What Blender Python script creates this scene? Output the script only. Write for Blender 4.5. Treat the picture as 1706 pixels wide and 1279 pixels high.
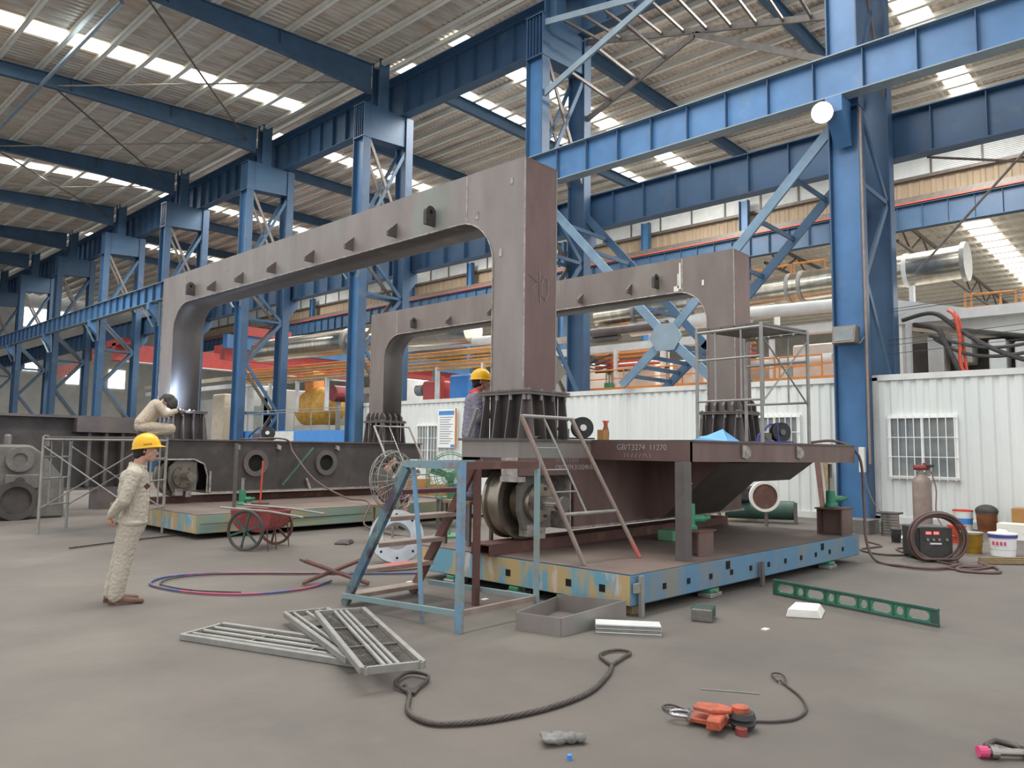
import bpy, bmesh, math, random
from mathutils import Vector, Matrix
random.seed(7)
sc = bpy.context.scene
C = sc.collection
for o in list(bpy.data.objects): bpy.data.objects.remove(o)
R = math.radians
# ---------------- camera
cam = bpy.data.cameras.new('camera'); co = bpy.data.objects.new('camera', cam); C.objects.link(co)
cam.sensor_width = 36; cam.lens = 1247.8/1706*36; cam.clip_end = 400
yaw, pit, rol = R(47.331), R(4.977), R(0.6956)
f_ = Vector((math.sin(yaw)*math.cos(pit), math.cos(yaw)*math.cos(pit), math.sin(pit)))
r_ = Vector((math.cos(yaw), -math.sin(yaw), 0)); u_ = r_.cross(f_)
r2 = r_*math.cos(rol)+u_*math.sin(rol); u2 = -r_*math.sin(rol)+u_*math.cos(rol)
m = Matrix((r2, u2, -f_)).transposed().to_4x4(); m.translation = (0, 0, 1.65)
co.matrix_world = m
sc.camera = co
# ---------------- world, lights, exposure
sc.view_settings.view_transform = 'Standard'; sc.view_settings.look = 'None'
sc.view_settings.exposure = 0.35; sc.view_settings.gamma = 1
w = bpy.data.worlds.new('daylight'); sc.world = w; w.use_nodes = True
nt = w.node_tree; bg = nt.nodes['Background']
bg.inputs[0].default_value = (0.93, 0.96, 1.0, 1); bg.inputs[1].default_value = 1.0
def area(name, loc, size, sizey, power, rot=(0, 0, 0), col=(1, .98, .94)):
    l = bpy.data.lights.new(name, 'AREA'); l.shape = 'RECTANGLE'; l.size = size; l.size_y = sizey; l.energy = power; l.color = col
    o = bpy.data.objects.new(name, l); C.objects.link(o); o.location = loc; o.rotation_euler = rot; return o
for k, (x, y, sx, sy, p) in enumerate([(8, 8, 16, 3, 1700), (6, 17, 14, 3, 1000), (10, 32.5, 16, 1.4, 1500), (32, 8, 18, 1.6, 4200), (32, 23.5, 18, 1.6, 4200), (32, 45, 18, 1.6, 4000), (32, 70, 18, 1.6, 3000), (10, 52, 16, 1.4, 2500)]):
    area('daylight_fill', (x, y, 17.9 if x < 20 else 19.0), sx, sy, p)  # area lamps added below the roof to stand in for skylight daylight
# ---------------- materials
MT = {}
def mat(name, c1, c2=None, rough=.6, metal=0, scale=3, thr=(.35, .65), c3=None, s3=1.2, t3=(.55, .7), bump=0, stretch=(1, 1, 1), bscale=None, emit=None, estr=0, alpha=1, trans=0, stretch3=None):
    m = bpy.data.materials.new(name); m.use_nodes = True; nt = m.node_tree; b = nt.nodes['Principled BSDF']
    b.inputs['Roughness'].default_value = rough; b.inputs['Metallic'].default_value = metal
    b.inputs['Base Color'].default_value = (*c1, 1)
    if trans: b.inputs['Transmission Weight'].default_value = trans
    if alpha < 1: b.inputs['Alpha'].default_value = alpha
    if emit: b.inputs['Emission Color'].default_value = (*emit, 1); b.inputs['Emission Strength'].default_value = estr
    tc = nt.nodes.new('ShaderNodeTexCoord')
    def noise(sc_, st, det=5):
        mp = nt.nodes.new('ShaderNodeMapping'); mp.inputs['Scale'].default_value = st
        nt.links.new(tc.outputs['Object'], mp.inputs[0])
        n = nt.nodes.new('ShaderNodeTexNoise'); n.inputs['Scale'].default_value = sc_; n.inputs['Detail'].default_value = det; n.inputs['Roughness'].default_value = .6
        nt.links.new(mp.outputs[0], n.inputs['Vector']); return n
    def ramp(n, t):
        r = nt.nodes.new('ShaderNodeMapRange'); r.inputs[1].default_value = t[0]; r.inputs[2].default_value = t[1]
        nt.links.new(n.outputs[0], r.inputs[0]); return r
    out = None
    if c2:
        n = noise(scale, stretch); r = ramp(n, thr)
        mx = nt.nodes.new('ShaderNodeMix'); mx.data_type = 'RGBA'
        nt.links.new(r.outputs[0], mx.inputs[0]); mx.inputs[6].default_value = (*c1, 1); mx.inputs[7].default_value = (*c2, 1)
        out = mx.outputs[2]
        if c3:
            n = noise(s3, stretch3 or stretch); r = ramp(n, t3)
            m2 = nt.nodes.new('ShaderNodeMix'); m2.data_type = 'RGBA'
            nt.links.new(r.outputs[0], m2.inputs[0]); nt.links.new(out, m2.inputs[6]); m2.inputs[7].default_value = (*c3, 1); out = m2.outputs[2]
        nt.links.new(out, b.inputs['Base Color'])
    if bump:
        n = noise(bscale or scale*3, (1, 1, 1)); bp = nt.nodes.new('ShaderNodeBump'); bp.inputs['Strength'].default_value = bump; bp.inputs['Distance'].default_value = .02
        nt.links.new(n.outputs[0], bp.inputs['Height']); nt.links.new(bp.outputs[0], b.inputs['Normal'])
    MT[name] = m; return m
def s(h):  # hex to linear
    v = [int(h[i:i+2], 16)/255 for i in (0, 2, 4)]
    return tuple(((x+.055)/1.055)**2.4 if x > .04 else x/12.92 for x in v)
mat('concrete', s('6b635b'), s('5d5751'), .75, 0, .9, (.3, .7), s('757065'), .35, (.5, .75), .25, bscale=12)
mat('pale_brace', s('6f8ba0'), s('627c90'), .5, 0, 2)
mat('blue', s('4878a8'), s('3c668f'), .45, 0, 1.2, (.3, .7), s('6d8294'), .8, (.6, .8))
mat('blue_dark', s('39597a'), s('344e68'), .5, 0, 1.2, (.3, .7), s('55636c'), .9, (.6, .8))
mat('blue_rafter', s('41617f'), s('3a556d'), .55, 0, 1.2, (.3, .7))
mat('pale_blue', s('8296a2'), s('76858e'), .5, 0, 2, (.3, .7))
mat('steel', s('988f8a'), s('857c76'), .5, .25, 2.2, (.3, .7), s('8c988e'), .9, (.55, .75), .08, stretch=(1, 1, .35))  # greyer plate steel, also lightened for light falling on the portal's front
mat('steel_red', s('7a625c'), s('69534e'), .5, .35, 2.5, (.3, .7), s('86706a'), 1.4, (.5, .75), .08, stretch=(1, 1, .3))
mat('steel_dark', s('56514f'), s('46423f'), .5, .35, 2.5, (.3, .7), s('655c58'), 1.4, (.5, .75), .08)
mat('steel_mid', s('6e6764'), s('5d5755'), .5, .35, 2.5, (.3, .7), s('7c6e68'), 1.4, (.5, .75), .08)
mat('weld', s('b5aca4'), s('8d857f'), .5, .4, 9, (.4, .6))
mat('bright_steel', s('b0aba4'), s('8f8a84'), .28, .9, 3, (.3, .7))
mat('machined', s('a39a8c'), s('857c6e'), .3, .85, 4, (.3, .7))
mat('castgrey', s('77736d'), s('66625c'), .75, .1, 3, (.35, .65), s('8a857d'), 1.3, (.55, .75), .6, bscale=14)
mat('container', s('dfe2de'), s('d2d6d2'), .5, 0, 1.5, (.3, .7), s('c3c6bc'), .5, (.6, .85), stretch=(1, 1, .15))
mat('offwhite', s('dcdcd8'), s('c8c8c4'), .5, 0, 2, (.3, .7))
mat('white', s('eeeeea'), None, .5)
mat('roofsheet', s('e0dacf'), s('bab2a6'), .5, .3, .9, (.35, .65), s('c9ad94'), .5, (.55, .75), stretch=(.5, 3, 1), stretch3=(1, 2, 1))
mat('roofnext', s('efe8dc'), s('b5aca0'), .5, .3, 1.4, (.35, .65), s('6d6862'), .6, (.5, .75), stretch=(2.2, .12, 1), stretch3=(2.2, .15, 1))  # long dark streaks paint purlin shadows into the sheet colour
mat('purlin', s('f4f4ec'), s('e6e6de'), .45, .2, 2, (.3, .7))
mat('cladding', s('b09a80'), s('9e8a72'), .6, 0, 2, (.3, .7), stretch=(1, 1, .2))
mat('louvre', s('f2f4f2'), s('e4e8e6'), .5, 0, 2)
mat('gray_wall', s('b8b8b2'), s('a5a5a0'), .7, 0, 1, (.3, .7))
mat('silver', s('c4bfb2'), s('a89f8c'), .22, .9, 1.5, (.3, .7), stretch=(1, 3, 1))
mat('orange', s('d98a3a'), s('c87a30'), .5, 0, 3)
mat('orange_red', s('d8563a'), s('b84a34'), .5, 0, 6, (.3, .7))
mat('yellow', s('d0a040'), s('b08030'), .5, 0, 3)
mat('red', s('b8453f'), s('a03a38'), .5, 0, 3, (.3, .7))
mat('cart_red', s('a04a48'), s('7c3a38'), .55, .1, 5, (.35, .65), s('5c4a44'), 3, (.6, .8))
mat('red_pink', s('d8827c'), s('cc6e68'), .7, 0, 3)
mat('rust', s('6e4a42'), s('5b403a'), .7, .1, 4, (.3, .7), s('86654f'), 3, (.55, .75))
mat('plate_top', s('7d6c62'), s('6d5f58'), .6, .2, 1.5, (.3, .7), s('8f8578'), .8, (.55, .8))
mat('plate_blue', s('678a9c'), s('5480a2'), .55, 0, 1.1, (.3, .7), s('85837a'), 2.2, (.47, .66), stretch=(1, 1, 1), stretch3=(1, 1, .3))
mat('plate_yellow', s('b8a070'), s('6c9fb0'), .6, 0, 2.2, (.48, .56), s('c9b8b0'), 5, (.58, .68), stretch=(1, 1, .35), stretch3=(1, 1, .3))
mat('plate_green', s('84978a'), s('9c9670'), .6, 0, 1.6, (.45, .6), s('b39a80'), 2.2, (.58, .7), stretch=(1, 1, .6))
mat('green', s('3b8a68'), s('2e7456'), .4, 0, 5, (.3, .7))
mat('green_dark', s('3c5c50'), s('2f4a40'), .5, 0, 5, (.3, .7))
mat('teal_paint', s('7d9a9a'), s('86969a'), .5, 0, 3, (.35, .65), s('8a857a'), 3, (.55, .7))
mat('light_blue_paint', s('6a96ba'), s('7f979c'), .5, 0, 2.2, (.42, .58), s('857c70'), 5, (.55, .66))
mat('stringer_paint', s('4f6a80'), s('6c8480'), .5, 0, 2.2, (.42, .58), s('4a3f4a'), 4, (.5, .62))
mat('roof3', s('f4eee2'), s('d0c8ba'), .5, .1, 1.2)
mat('ring_white', s('c4c8cc'), s('a8acb0'), .5, .1, 3)
mat('galv', s('a5a39c'), s('8d8b85'), .45, .4, 6, (.3, .7))
mat('galv_dark', s('77706a'), s('655e58'), .5, .4, 6, (.3, .7))
mat('rustpipe', s('9a8a80'), s('857468'), .6, .2, 5, (.3, .7), s('c0655c'), 1.6, (.6, .66))
mat('black', s('2c2c2c'), s('3a3a3a'), .6, 0, 5)
mat('rubber', s('3c3a38'), s('4c4946'), .7, 0, 6)
mat('hole', s('0c0c0c'), None, .9)
mat('khaki', s('c2b8a6'), s('b0a594'), .85, 0, 3, (.3, .7), s('a08c7c'), 3, (.6, .75), .5, bscale=9)
mat('khaki2', s('c6b6a0'), s('b3a38e'), .85, 0, 3, (.3, .7), None, .5, (.6, .75), .5, bscale=9)
mat('greycloth', s('8d8794'), s('7c7684'), .85, 0, 4, (.3, .7), None, bump=.5, bscale=9)
mat('redcloth', s('d8402c'), s('c03a2a'), .8)
mat('skin', s('cc9c86'), s('bc8c76'), .6, 0, 6)
mat('hair', s('231d1a'), None, .7)
mat('helmet', s('f2bb12'), s('f0b010'), .3, 0, 2)
mat('glove', s('8d8a84'), s('6c6a66'), .9, 0, 8)
mat('shoe', s('7a5a48'), s('6a4c3c'), .7, 0, 6)
mat('darkshoe', s('4c4c58'), s('3c3c44'), .7, 0, 6)
mat('screen', s('5a6066'), s('70767a'), .15, 0, 1)
mat('glasswin', s('6c7376'), s('8a8f8c'), .12, 0, 1.2)
mat('skylight', s('ffffff'), None, .5, emit=(1, .97, .9), estr=3.2)
mat('daywin', s('ffffff'), None, .5, emit=(.93, .97, 1), estr=2.2)
mat('lamp', s('ffffff'), None, .5, emit=(.9, 1, 1), estr=60)
mat('arc', s('ffffff'), None, .5, emit=(.75, .85, 1), estr=60)
mat('blue_tarp', s('6aa8d8'), s('5c9acc'), .6, 0, 4)
mat('tarp', s('a39c8c'), s('8f8878'), .8, 0, 3, bump=.4)
mat('blue_bright', s('3f86d0'), s('4a8cd0'), .5)
mat('motor_blue', s('4b50a0'), s('3c4088'), .4)
mat('cable', s('6e5550'), s('5c4844'), .6)
mat('hose_red', s('b0506c'), s('705070'), .5, 0, 1.2, (.45, .55), s('4c5c88'), .9, (.5, .55))
mat('wirerope', s('5c5450'), s('47403c'), .55, .4, 20, (.3, .7))
mat('chrome', s('c8c8c8'), None, .15, .95)
mat('brownglass', s('7a4a30'), s('8a5a3a'), .3)
mat('cardboard', s('b5864f'), s('a07848'), .8)
mat('wood', s('8f7a5a'), s('786548'), .8, 0, 6, stretch=(1, 4, 1))
mat('papery', s('eceae0'), s('dcd8cc'), .8)
mat('pink', s('d04878'), None, .5)
mat('red_led', s('ff3030'), None, .5, emit=(1, .1, .1), estr=2)
mat('netting', s('8a847c'), s('74685f'), .9, 0, 6)
mat('teal_green', s('6a9a78'), s('5a8868'), .6)
mat('gold', s('b08a2c'), s('8c6c20'), .35, .5, 3)
mat('yellow_green', s('9ab07a'), s('88a070'), .5)
mat('maroon', s('5c3038'), s('4c2830'), .6, .1, 4)
mat('steel_b', s('857a74'), s('746a64'), .5, .25, 2.2, (.3, .7), s('8f8a80'), .9, (.55, .75), .08, stretch=(1, 1, .35))
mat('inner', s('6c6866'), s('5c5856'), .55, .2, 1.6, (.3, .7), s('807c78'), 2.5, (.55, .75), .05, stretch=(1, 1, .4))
mat('hoist_orange', s('c8603f'), s('9a4f3a'), .55, .1, 14, (.35, .6), s('6b4a40'), 22, (.58, .7))
mat('chalk', s('a59a92'), None, .9)
# ---------------- mesh builder
def wloc(p):
    v = Vector((0, 0, 0))
    while p is not None: v += Vector(p.location); p = p.parent
    return v
class MB:
    def __init__(s_): s_.v = []; s_.f = []
    def add(s_, vs, fs):
        n = len(s_.v); s_.v += [Vector(v) for v in vs]; s_.f += [tuple(i+n for i in f) for f in fs]; return s_
    def box(s_, x0, x1, y0, y1, z0, z1):
        x0, x1 = min(x0, x1), max(x0, x1); y0, y1 = min(y0, y1), max(y0, y1); z0, z1 = min(z0, z1), max(z0, z1)
        return s_.add([(x0, y0, z0), (x1, y0, z0), (x1, y1, z0), (x0, y1, z0), (x0, y0, z1), (x1, y0, z1), (x1, y1, z1), (x0, y1, z1)],
                      [(0, 3, 2, 1), (4, 5, 6, 7), (0, 1, 5, 4), (1, 2, 6, 5), (2, 3, 7, 6), (3, 0, 4, 7)])
    def bar(s_, a, b, w, h, up=(0, 0, 1)):  # rectangular bar a->b; w sideways, h along up
        a = Vector(a); b = Vector(b); d = (b-a).normalized(); up = Vector(up)
        if abs(d.dot(up)) > .98: up = Vector((1, 0, 0)) if abs(d.x) < .9 else Vector((0, 1, 0))
        sd = d.cross(up).normalized(); u = sd.cross(d).normalized()
        vs = []
        for p in (a, b):
            for i, j in ((-1, -1), (1, -1), (1, 1), (-1, 1)): vs.append(p+sd*i*w/2+u*j*h/2)
        return s_.add(vs, [(0, 1, 2, 3), (7, 6, 5, 4), (0, 4, 5, 1), (1, 5, 6, 2), (2, 6, 7, 3), (3, 7, 4, 0)])
    def tube(s_, pts, r, n=8, closed=False):
        pts = [Vector(p) for p in pts]; m = len(pts)
        rr = r if isinstance(r, (list, tuple)) else [r]*m
        vs = []; pu = None
        for i, p in enumerate(pts):
            if closed: d = pts[(i+1) % m]-pts[i-1]
            else: d = pts[min(i+1, m-1)]-pts[max(i-1, 0)]
            d.normalize()
            if pu is None: pu = Vector((0, 0, 1)) if abs(d.z) < .9 else Vector((1, 0, 0))
            sd = d.cross(pu).normalized(); u = sd.cross(d).normalized(); pu = u
            for k in range(n):
                a = 2*math.pi*k/n; vs.append(p+(sd*math.cos(a)+u*math.sin(a))*rr[i])
        fs = []
        for i in range(m if closed else m-1):
            j = (i+1) % m
            for k in range(n): fs.append((i*n+k, j*n+k, j*n+(k+1) % n, i*n+(k+1) % n))
        if not closed: fs.append(tuple(range(n))); fs.append(tuple((m-1)*n+k for k in reversed(range(n))))
        return s_.add(vs, fs)
    def cyl(s_, a, b, r, n=20, r1=None): return s_.tube([a, b], [r, r if r1 is None else r1], n)
    def prism(s_, poly, ax, a, b):  # polygon in the two other axes, extruded along ax
        def P(p, t):
            q = list(p); q.insert(ax, t); return q
        n = len(poly); vs = [P(p, a) for p in poly]+[P(p, b) for p in poly]
        fs = [tuple(range(n)), tuple(reversed(range(n, 2*n)))]+[(i, (i+1) % n, n+(i+1) % n, n+i) for i in range(n)]
        return s_.add(vs, fs)
    def sph(s_, c, r, n=12, m=8):
        if not isinstance(r, (tuple, list)): r = (r, r, r)
        vs = [(c[0], c[1], c[2]+r[2])]
        for i in range(1, m):
            t = math.pi*i/m
            for k in range(n):
                a = 2*math.pi*k/n; vs.append((c[0]+r[0]*math.sin(t)*math.cos(a), c[1]+r[1]*math.sin(t)*math.sin(a), c[2]+r[2]*math.cos(t)))
        vs.append((c[0], c[1], c[2]-r[2])); fs = []
        for k in range(n): fs.append((0, 1+k, 1+(k+1) % n)); fs.append((len(vs)-1, len(vs)-1-n+(k+1) % n, len(vs)-1-n+k))
        for i in range(m-2):
            for k in range(n): fs.append((1+i*n+k, 1+(i+1)*n+k, 1+(i+1)*n+(k+1) % n, 1+i*n+(k+1) % n))
        return s_.add(vs, fs)
    def lathe(s_, o, ax, prof, n=32):  # prof: list of (r, t) closed loop; ax unit axis
        o = Vector(o); ax = Vector(ax).normalized(); u = Vector((0, 0, 1)) if abs(ax.z) < .9 else Vector((1, 0, 0))
        sd = ax.cross(u).normalized(); u = sd.cross(ax); vs = []; m_ = len(prof)
        for k in range(n):
            a = 2*math.pi*k/n
            for r, t in prof: vs.append(o+ax*t+(sd*math.cos(a)+u*math.sin(a))*r)
        fs = []
        for k in range(n):
            for i in range(m_):
                j = (i+1) % m_; k2 = (k+1) % n
                fs.append((k*m_+i, k*m_+j, k2*m_+j, k2*m_+i))
        return s_.add(vs, fs)
    def build(s_, name, mt, parent=None, smooth=False, bevel=0, world=True):
        off = wloc(parent) if (parent is not None and world) else Vector((0, 0, 0))
        org = Vector((0, 0, 0))
        if parent is None and world and s_.v:  # own origin at the base centre
            xs = [v.x for v in s_.v]; ys = [v.y for v in s_.v]; zs = [v.z for v in s_.v]
            org = Vector(((min(xs)+max(xs))/2, (min(ys)+max(ys))/2, min(zs)))
        me = bpy.data.meshes.new(name); me.from_pydata([v-off-org for v in s_.v], [], s_.f); me.update()
        bm = bmesh.new(); bm.from_mesh(me); bmesh.ops.recalc_face_normals(bm, faces=bm.faces); bm.to_mesh(me); bm.free()
        if smooth:
            for p in me.polygons: p.use_smooth = True
        me.materials.append(MT[mt]); o = bpy.data.objects.new(name, me); C.objects.link(o)
        o.location = org
        if parent is not None: o.parent = parent
        if smooth == 'auto':
            md = o.modifiers.new('e', 'EDGE_SPLIT'); md.split_angle = R(35)
        if bevel:
            md = o.modifiers.new('b', 'BEVEL'); md.width = bevel; md.segments = 1; md.limit_method = 'ANGLE'
        return o
def tag(o, label, cat, group=None, kind=None):
    if label: o['label'] = label
    if cat: o['category'] = cat
    if group: o['group'] = group
    if kind: o['kind'] = kind
    return o
def thing(name, label, cat, loc=(0, 0, 0), rz=0, group=None):
    o = bpy.data.objects.new(name, None); o.empty_display_size = .1; C.objects.link(o); o.location = loc; o.rotation_euler = (0, 0, rz)
    return tag(o, label, cat, group)
def struct(o): o['kind'] = 'structure'; return o
def dup(root, loc=None, rz=None, label=None, group=None, scale=None):
    r = root.copy(); C.objects.link(r)
    if loc is not None: r.location = loc
    if rz is not None: r.rotation_euler = (0, 0, rz)
    if scale is not None: r.scale = scale
    if label: r['label'] = label
    if group: r['group'] = group
    def kids(a, b):
        for ch in list(a.children):
            c = ch.copy(); C.objects.link(c); c.parent = b; kids(ch, c)
    kids(root, r)
    return r
def text(name, txt, size, mt, parent, loc, rot, ext=.002, local=True, align='CENTER'):
    cu = bpy.data.curves.new(name, 'FONT'); cu.body = txt; cu.size = size; cu.extrude = ext; cu.align_x = align; cu.align_y = 'CENTER'
    o = bpy.data.objects.new(name, cu); cu.materials.append(MT[mt]); me = bpy.data.meshes.new_from_object(o); me.materials.clear(); me.materials.append(MT[mt]); bpy.data.objects.remove(o)
    o = bpy.data.objects.new(name, me); C.objects.link(o); o.parent = parent; o.location = loc; o.rotation_euler = rot
    return o
# ================= SETTING =================
struct(MB().box(-30, 110, -25, 112, -.2, 0).build('floor', 'concrete'))
# --- ceiling over the bay with the camera
def corrug(x0, x1, y0, y1, z0, z1, pitch, depth):
    b = MB(); ys = []; y = y0; k = 0
    while y < y1:
        ys += [(y, 0), (y+pitch*.3, 0), (y+pitch*.45, depth), (y+pitch*.85, depth)]; y += pitch
    vs = []
    for yy, d in ys: vs += [(x0, yy, z0+d), (x1, yy, z1+d), (x0, yy, z0+d+.02), (x1, yy, z1+d+.02)]
    fs = []
    for i in range(len(ys)-1): a = 4*i; fs += [(a, a+1, a+5, a+4), (a+2, a+6, a+7, a+3)]
    return b.add(vs, fs)
def zr(x): return 18.05+.078*(x-7.7)     # top of rafter
CE = struct(corrug(-1, 20.3, 19, 104, zr(-1)+.25, zr(20.3)+.25, .3, .05).build('ceiling', 'roofsheet'))
def dupmesh(o, dx=0, dy=0, dz=0):
    c = o.copy(); C.objects.link(c); c.parent = o.parent; c.location = Vector(o.location)+Vector((dx, dy, dz)); return c
def purlin_mb(x, z, y0, y1):
    return MB().box(x-.03, x+.03, y0, y1, z, z+.2).box(x-.03, x+.16, y0, y1, z, z+.025)
p0 = None
for i in range(14):
    x = -.2+1.55*i
    if x > 20.3: break
    if p0 is None: p0 = purlin_mb(x, zr(x)+.03, 19, 104).build('purlin', 'purlin', CE); x00 = x
    else: dupmesh(p0, x-x00, 0, zr(x)-zr(x00))
for k, y in enumerate((33.8, 52.2, 70.3)):
    b = MB()
    for i in range(13):
        x = -.2+1.55*i; x1 = x+1.5
        b.add([(x+.04, y-.52, zr(x)+.2), (x1+.02, y-.52, zr(x1)+.2), (x1+.02, y+.52, zr(x1)+.2), (x+.04, y+.52, zr(x)+.2)], [(0, 1, 2, 3)])
    b.build('skylight_panel', 'skylight', CE)
# rafters of this bay
COLY = [6.28+10.35*k for k in range(-1, 9)]
names_r = ['topmost blue rafter, crossing the upper left corner of the photo', 'second blue rafter from the top on the left, under the bright skylight strip', 'third blue rafter down on the left side of the roof', 'fourth blue rafter down on the left side of the roof', 'fifth blue rafter down on the left, small and distant', 'sixth blue rafter down on the left, near the far gable', 'seventh blue rafter down on the left, next to the far gable']
def rafter(y, lab, grp):
    t = thing('roof_rafter', lab, 'rafter', (19.6, y, 17.6), group=grp)
    n = 10; top = []; bot = []
    for i in range(n+1):
        x = -1+20.6*i/n; d = .58 if x < 9 else .58+.75*((x-9)/10.6)**1.6
        top.append((x, zr(x))); bot.append((x, zr(x)-d))
    web = MB().prism(top+bot[::-1], 1, y-.01, y+.01); web.build('web', 'blue_rafter', t)
    fl_ = MB()
    for q in (top, bot):
        for a, b in zip(q, q[1:]): fl_.add([(a[0], y-.14, a[1]), (b[0], y-.14, b[1]), (b[0], y+.14, b[1]), (a[0], y+.14, a[1]), (a[0], y-.14, a[1]-.025), (b[0], y-.14, b[1]-.025), (b[0], y+.14, b[1]-.025), (a[0], y+.14, a[1]-.025)], [(0, 1, 2, 3), (7, 6, 5, 4), (0, 4, 5, 1), (3, 2, 6, 7)])
    fl_.build('flange', 'blue_rafter', t)
    for x in (10.5, 15):
        MB().box(x-.02, x+.02, y-.13, y+.13, zr(x)-.55, zr(x)-.03).build('splice_plate', 'blue_rafter', t)
    return t
for k in range(7): rafter(COLY[k+3], names_r[k], 'roof rafters over the near bay')
# long tie pipe and crossing rods under the near roof
tag(MB().tube([(9.3, 28, 17.6), (9.3, 104, 17.6)], .09).build('tie_pipe', 'pale_blue'), 'long pale blue tie pipe running under the purlins at the upper left', 'pipe', kind=None)
for k, (a, b) in enumerate([((9.9, 27.3), (19.2, 37.5)), ((9.9, 37.6), (19.2, 47.8)), ((9.9, 48), (19.2, 58))]):
    n1 = ['long dark brace rod slanting across the top left skylight strip', 'dark brace rod slanting down below the second rafter', 'dark brace rod slanting down below the third rafter'][k]
    tag(MB().tube([(a[0], a[1], 17.75), (b[0], b[1], 18.2)], .045, 6).build('brace_rod', 'galv_dark'), n1, 'rod', 'roof brace rods')
    n2 = ['thin pale brace rod nearly level across the top left skylight strip', 'thin pale brace rod nearly level below the second rafter', 'thin pale brace rod nearly level below the third rafter'][k]
    tag(MB().tube([(b[0], a[1]+.2, 18.2), (a[0], b[1]-.2, 17.75)], .035, 6).build('brace_rod', 'galv'), n2, 'rod', 'roof brace rods')
# --- ceiling over the next bay
CN = struct(corrug(20.3, 46.4, -8, 104, 19.75, 19.75, .3, .05).build('ceiling', 'roofnext'))
p0 = None
for i in range(22):
    x = 21.2+1.2*i
    if x > 46: break
    if p0 is None: p0 = purlin_mb(x, 19.53, -8, 104).build('purlin', 'purlin', CN)
    else: dupmesh(p0, 1.2*i, 0, 0)
for y in (7.9, 23.5, 27.2, 39.1, 54.7, 70):
    b = MB()
    for i in range(20):
        x = 21.25+1.2*i; b.add([(x, y-.55, 19.72), (x+1.1, y-.55, 19.72), (x+1.1, y+.55, 19.72), (x, y+.55, 19.72)], [(0, 1, 2, 3)])
    b.build('skylight_panel', 'skylight', CN)
nlab = ['blue rafter of the next bay, in front of the nearest column at the top', 'blue rafter of the next bay, under the diagonal braces beside the second column', 'blue rafter of the next bay, seen left of the second column under the crane girder', 'blue rafter of the next bay, seen right of the third column', 'blue rafter of the next bay, seen between the third and fourth columns', 'blue rafter of the next bay, seen between the fourth and fifth columns', 'blue rafter of the next bay, small, behind the fifth column', 'blue rafter of the next bay, small, behind the sixth column', 'blue rafter of the next bay, furthest to the left']
for k in range(9):
    y = 11.6+7.72*k; t = thing('roof_rafter', nlab[k], 'rafter', (22, y, 18.9), group='roof rafters over the next bay')
    MB().box(21.9, 46, y-.01, y+.01, 18.93, 19.5).build('web', 'blue_rafter', t)
    MB().box(21.9, 46, y-.13, y+.13, 19.49, 19.52).box(21.9, 46, y-.13, y+.13, 18.9, 18.93).build('flange', 'blue_rafter', t)
# --- far side wall of the next bay (X=46): cladding, louvre band, cladding
WR = MB()
def vclad(b, x, y0, y1, z0, z1, pitch=.5, d=.05):
    y = y0; poly = []
    vs = []; fs = []; pts = []
    while y < y1: pts += [(y, 0), (y+pitch*.5, 0), (y+pitch*.6, -d), (y+pitch*.9, -d)]; y += pitch
    for yy, dd in pts: vs += [(x+dd, yy, z0), (x+dd, yy, z1)]
    fs = [(2*i, 2*i+2, 2*i+3, 2*i+1) for i in range(len(pts)-1)]
    return b.add(vs, fs)
vclad(WR, 46.2, -8, 104, 14.6, 17.35, .6)
vclad(WR, 46.2, -8, 104, 18.85, 19.9, .6)
WRo = struct(WR.build('wall_right', 'cladding'))
lv = MB()
for i in range(14): z = 17.42+i*.1; lv.add([(46.0, -8, z), (46.03, -8, z+.085), (46.03, 104, z+.085), (46.0, 104, z)], [(0, 1, 2, 3)])
lv.box(46.08, 46.1, -8, 104, 17.35, 18.85); lv.build('louvre_band', 'louvre', WRo)
lm = None
for i in range(44):
    y = -7+2.5*i
    if lm is None: lm = MB().box(45.93, 45.99, y-.05, y+.05, 17.3, 18.85).build('louvre_mullion', 'galv_dark', WRo); 
    else: dupmesh(lm, 0, 2.5*i, 0)
MB().box(45.8, 46.1, -8, 104, 17.2, 17.38).build('gutter', 'galv_dark', WRo)
MB().box(45.9, 46.1, -8, 104, 18.84, 18.9).build('sill_strip', 'white', WRo)
# far-row posts and crane girder of the next bay
for k, y in enumerate([21.3, 28.2+.6, 46.9, 55, 72, 36.5]):
    lb = ['blue wall post beyond the crane girders, near the middle right', 'blue wall post beyond the crane girders, right of the second column', 'blue wall post at the far side, framed by the near steel portal', 'blue wall post at the far side, left of the third column', 'blue wall post at the far side, right of the fourth column', 'blue wall post at the far side, hidden partly by the near steel portal leg'][k]
    t = thing('wall_post', lb, 'post', (45.3, y, 0), group='posts of the far side wall')
    MB().box(45.1, 45.5, y-.3, y-.27, 0, 18).box(45.1, 45.5, y+.27, y+.3, 0, 18).build('flange', 'blue_dark', t)
    MB().box(45.28, 45.32, y-.27, y+.27, 0, 18).build('web', 'blue', t)
def girder(name, lab, x, y0, y1, z0, z1, wf, step, mweb, mst, mfl, grp=None, phase=0, nst=95, cat='girder', light=None):
    t = thing(name, lab, cat, (x, (y0+y1)/2, z0), group=grp)
    MB().box(x-.012, x+.012, y0, y1, z0+.03, z1-.03).build('web', mweb, t)
    MB().box(x-wf/2, x+wf/2, y0, y1, z1-.03, z1).build('top_flange', mfl, t)
    MB().box(x-wf/2, x+wf/2, y0, y1, z0, z0+.03).build('bottom_flange', mfl, t)
    st = None; y = y0+phase; n = 0
    while y < y1 and n < nst:
        if st is None: st = MB().box(x-wf*.4, x+wf*.4, y-.008, y+.008, z0+.03, z1-.03).build('stiffener', mst, t); ys = y
        else: dupmesh(st, 0, y-ys, 0)
        y += step; n += 1
    return t
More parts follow.
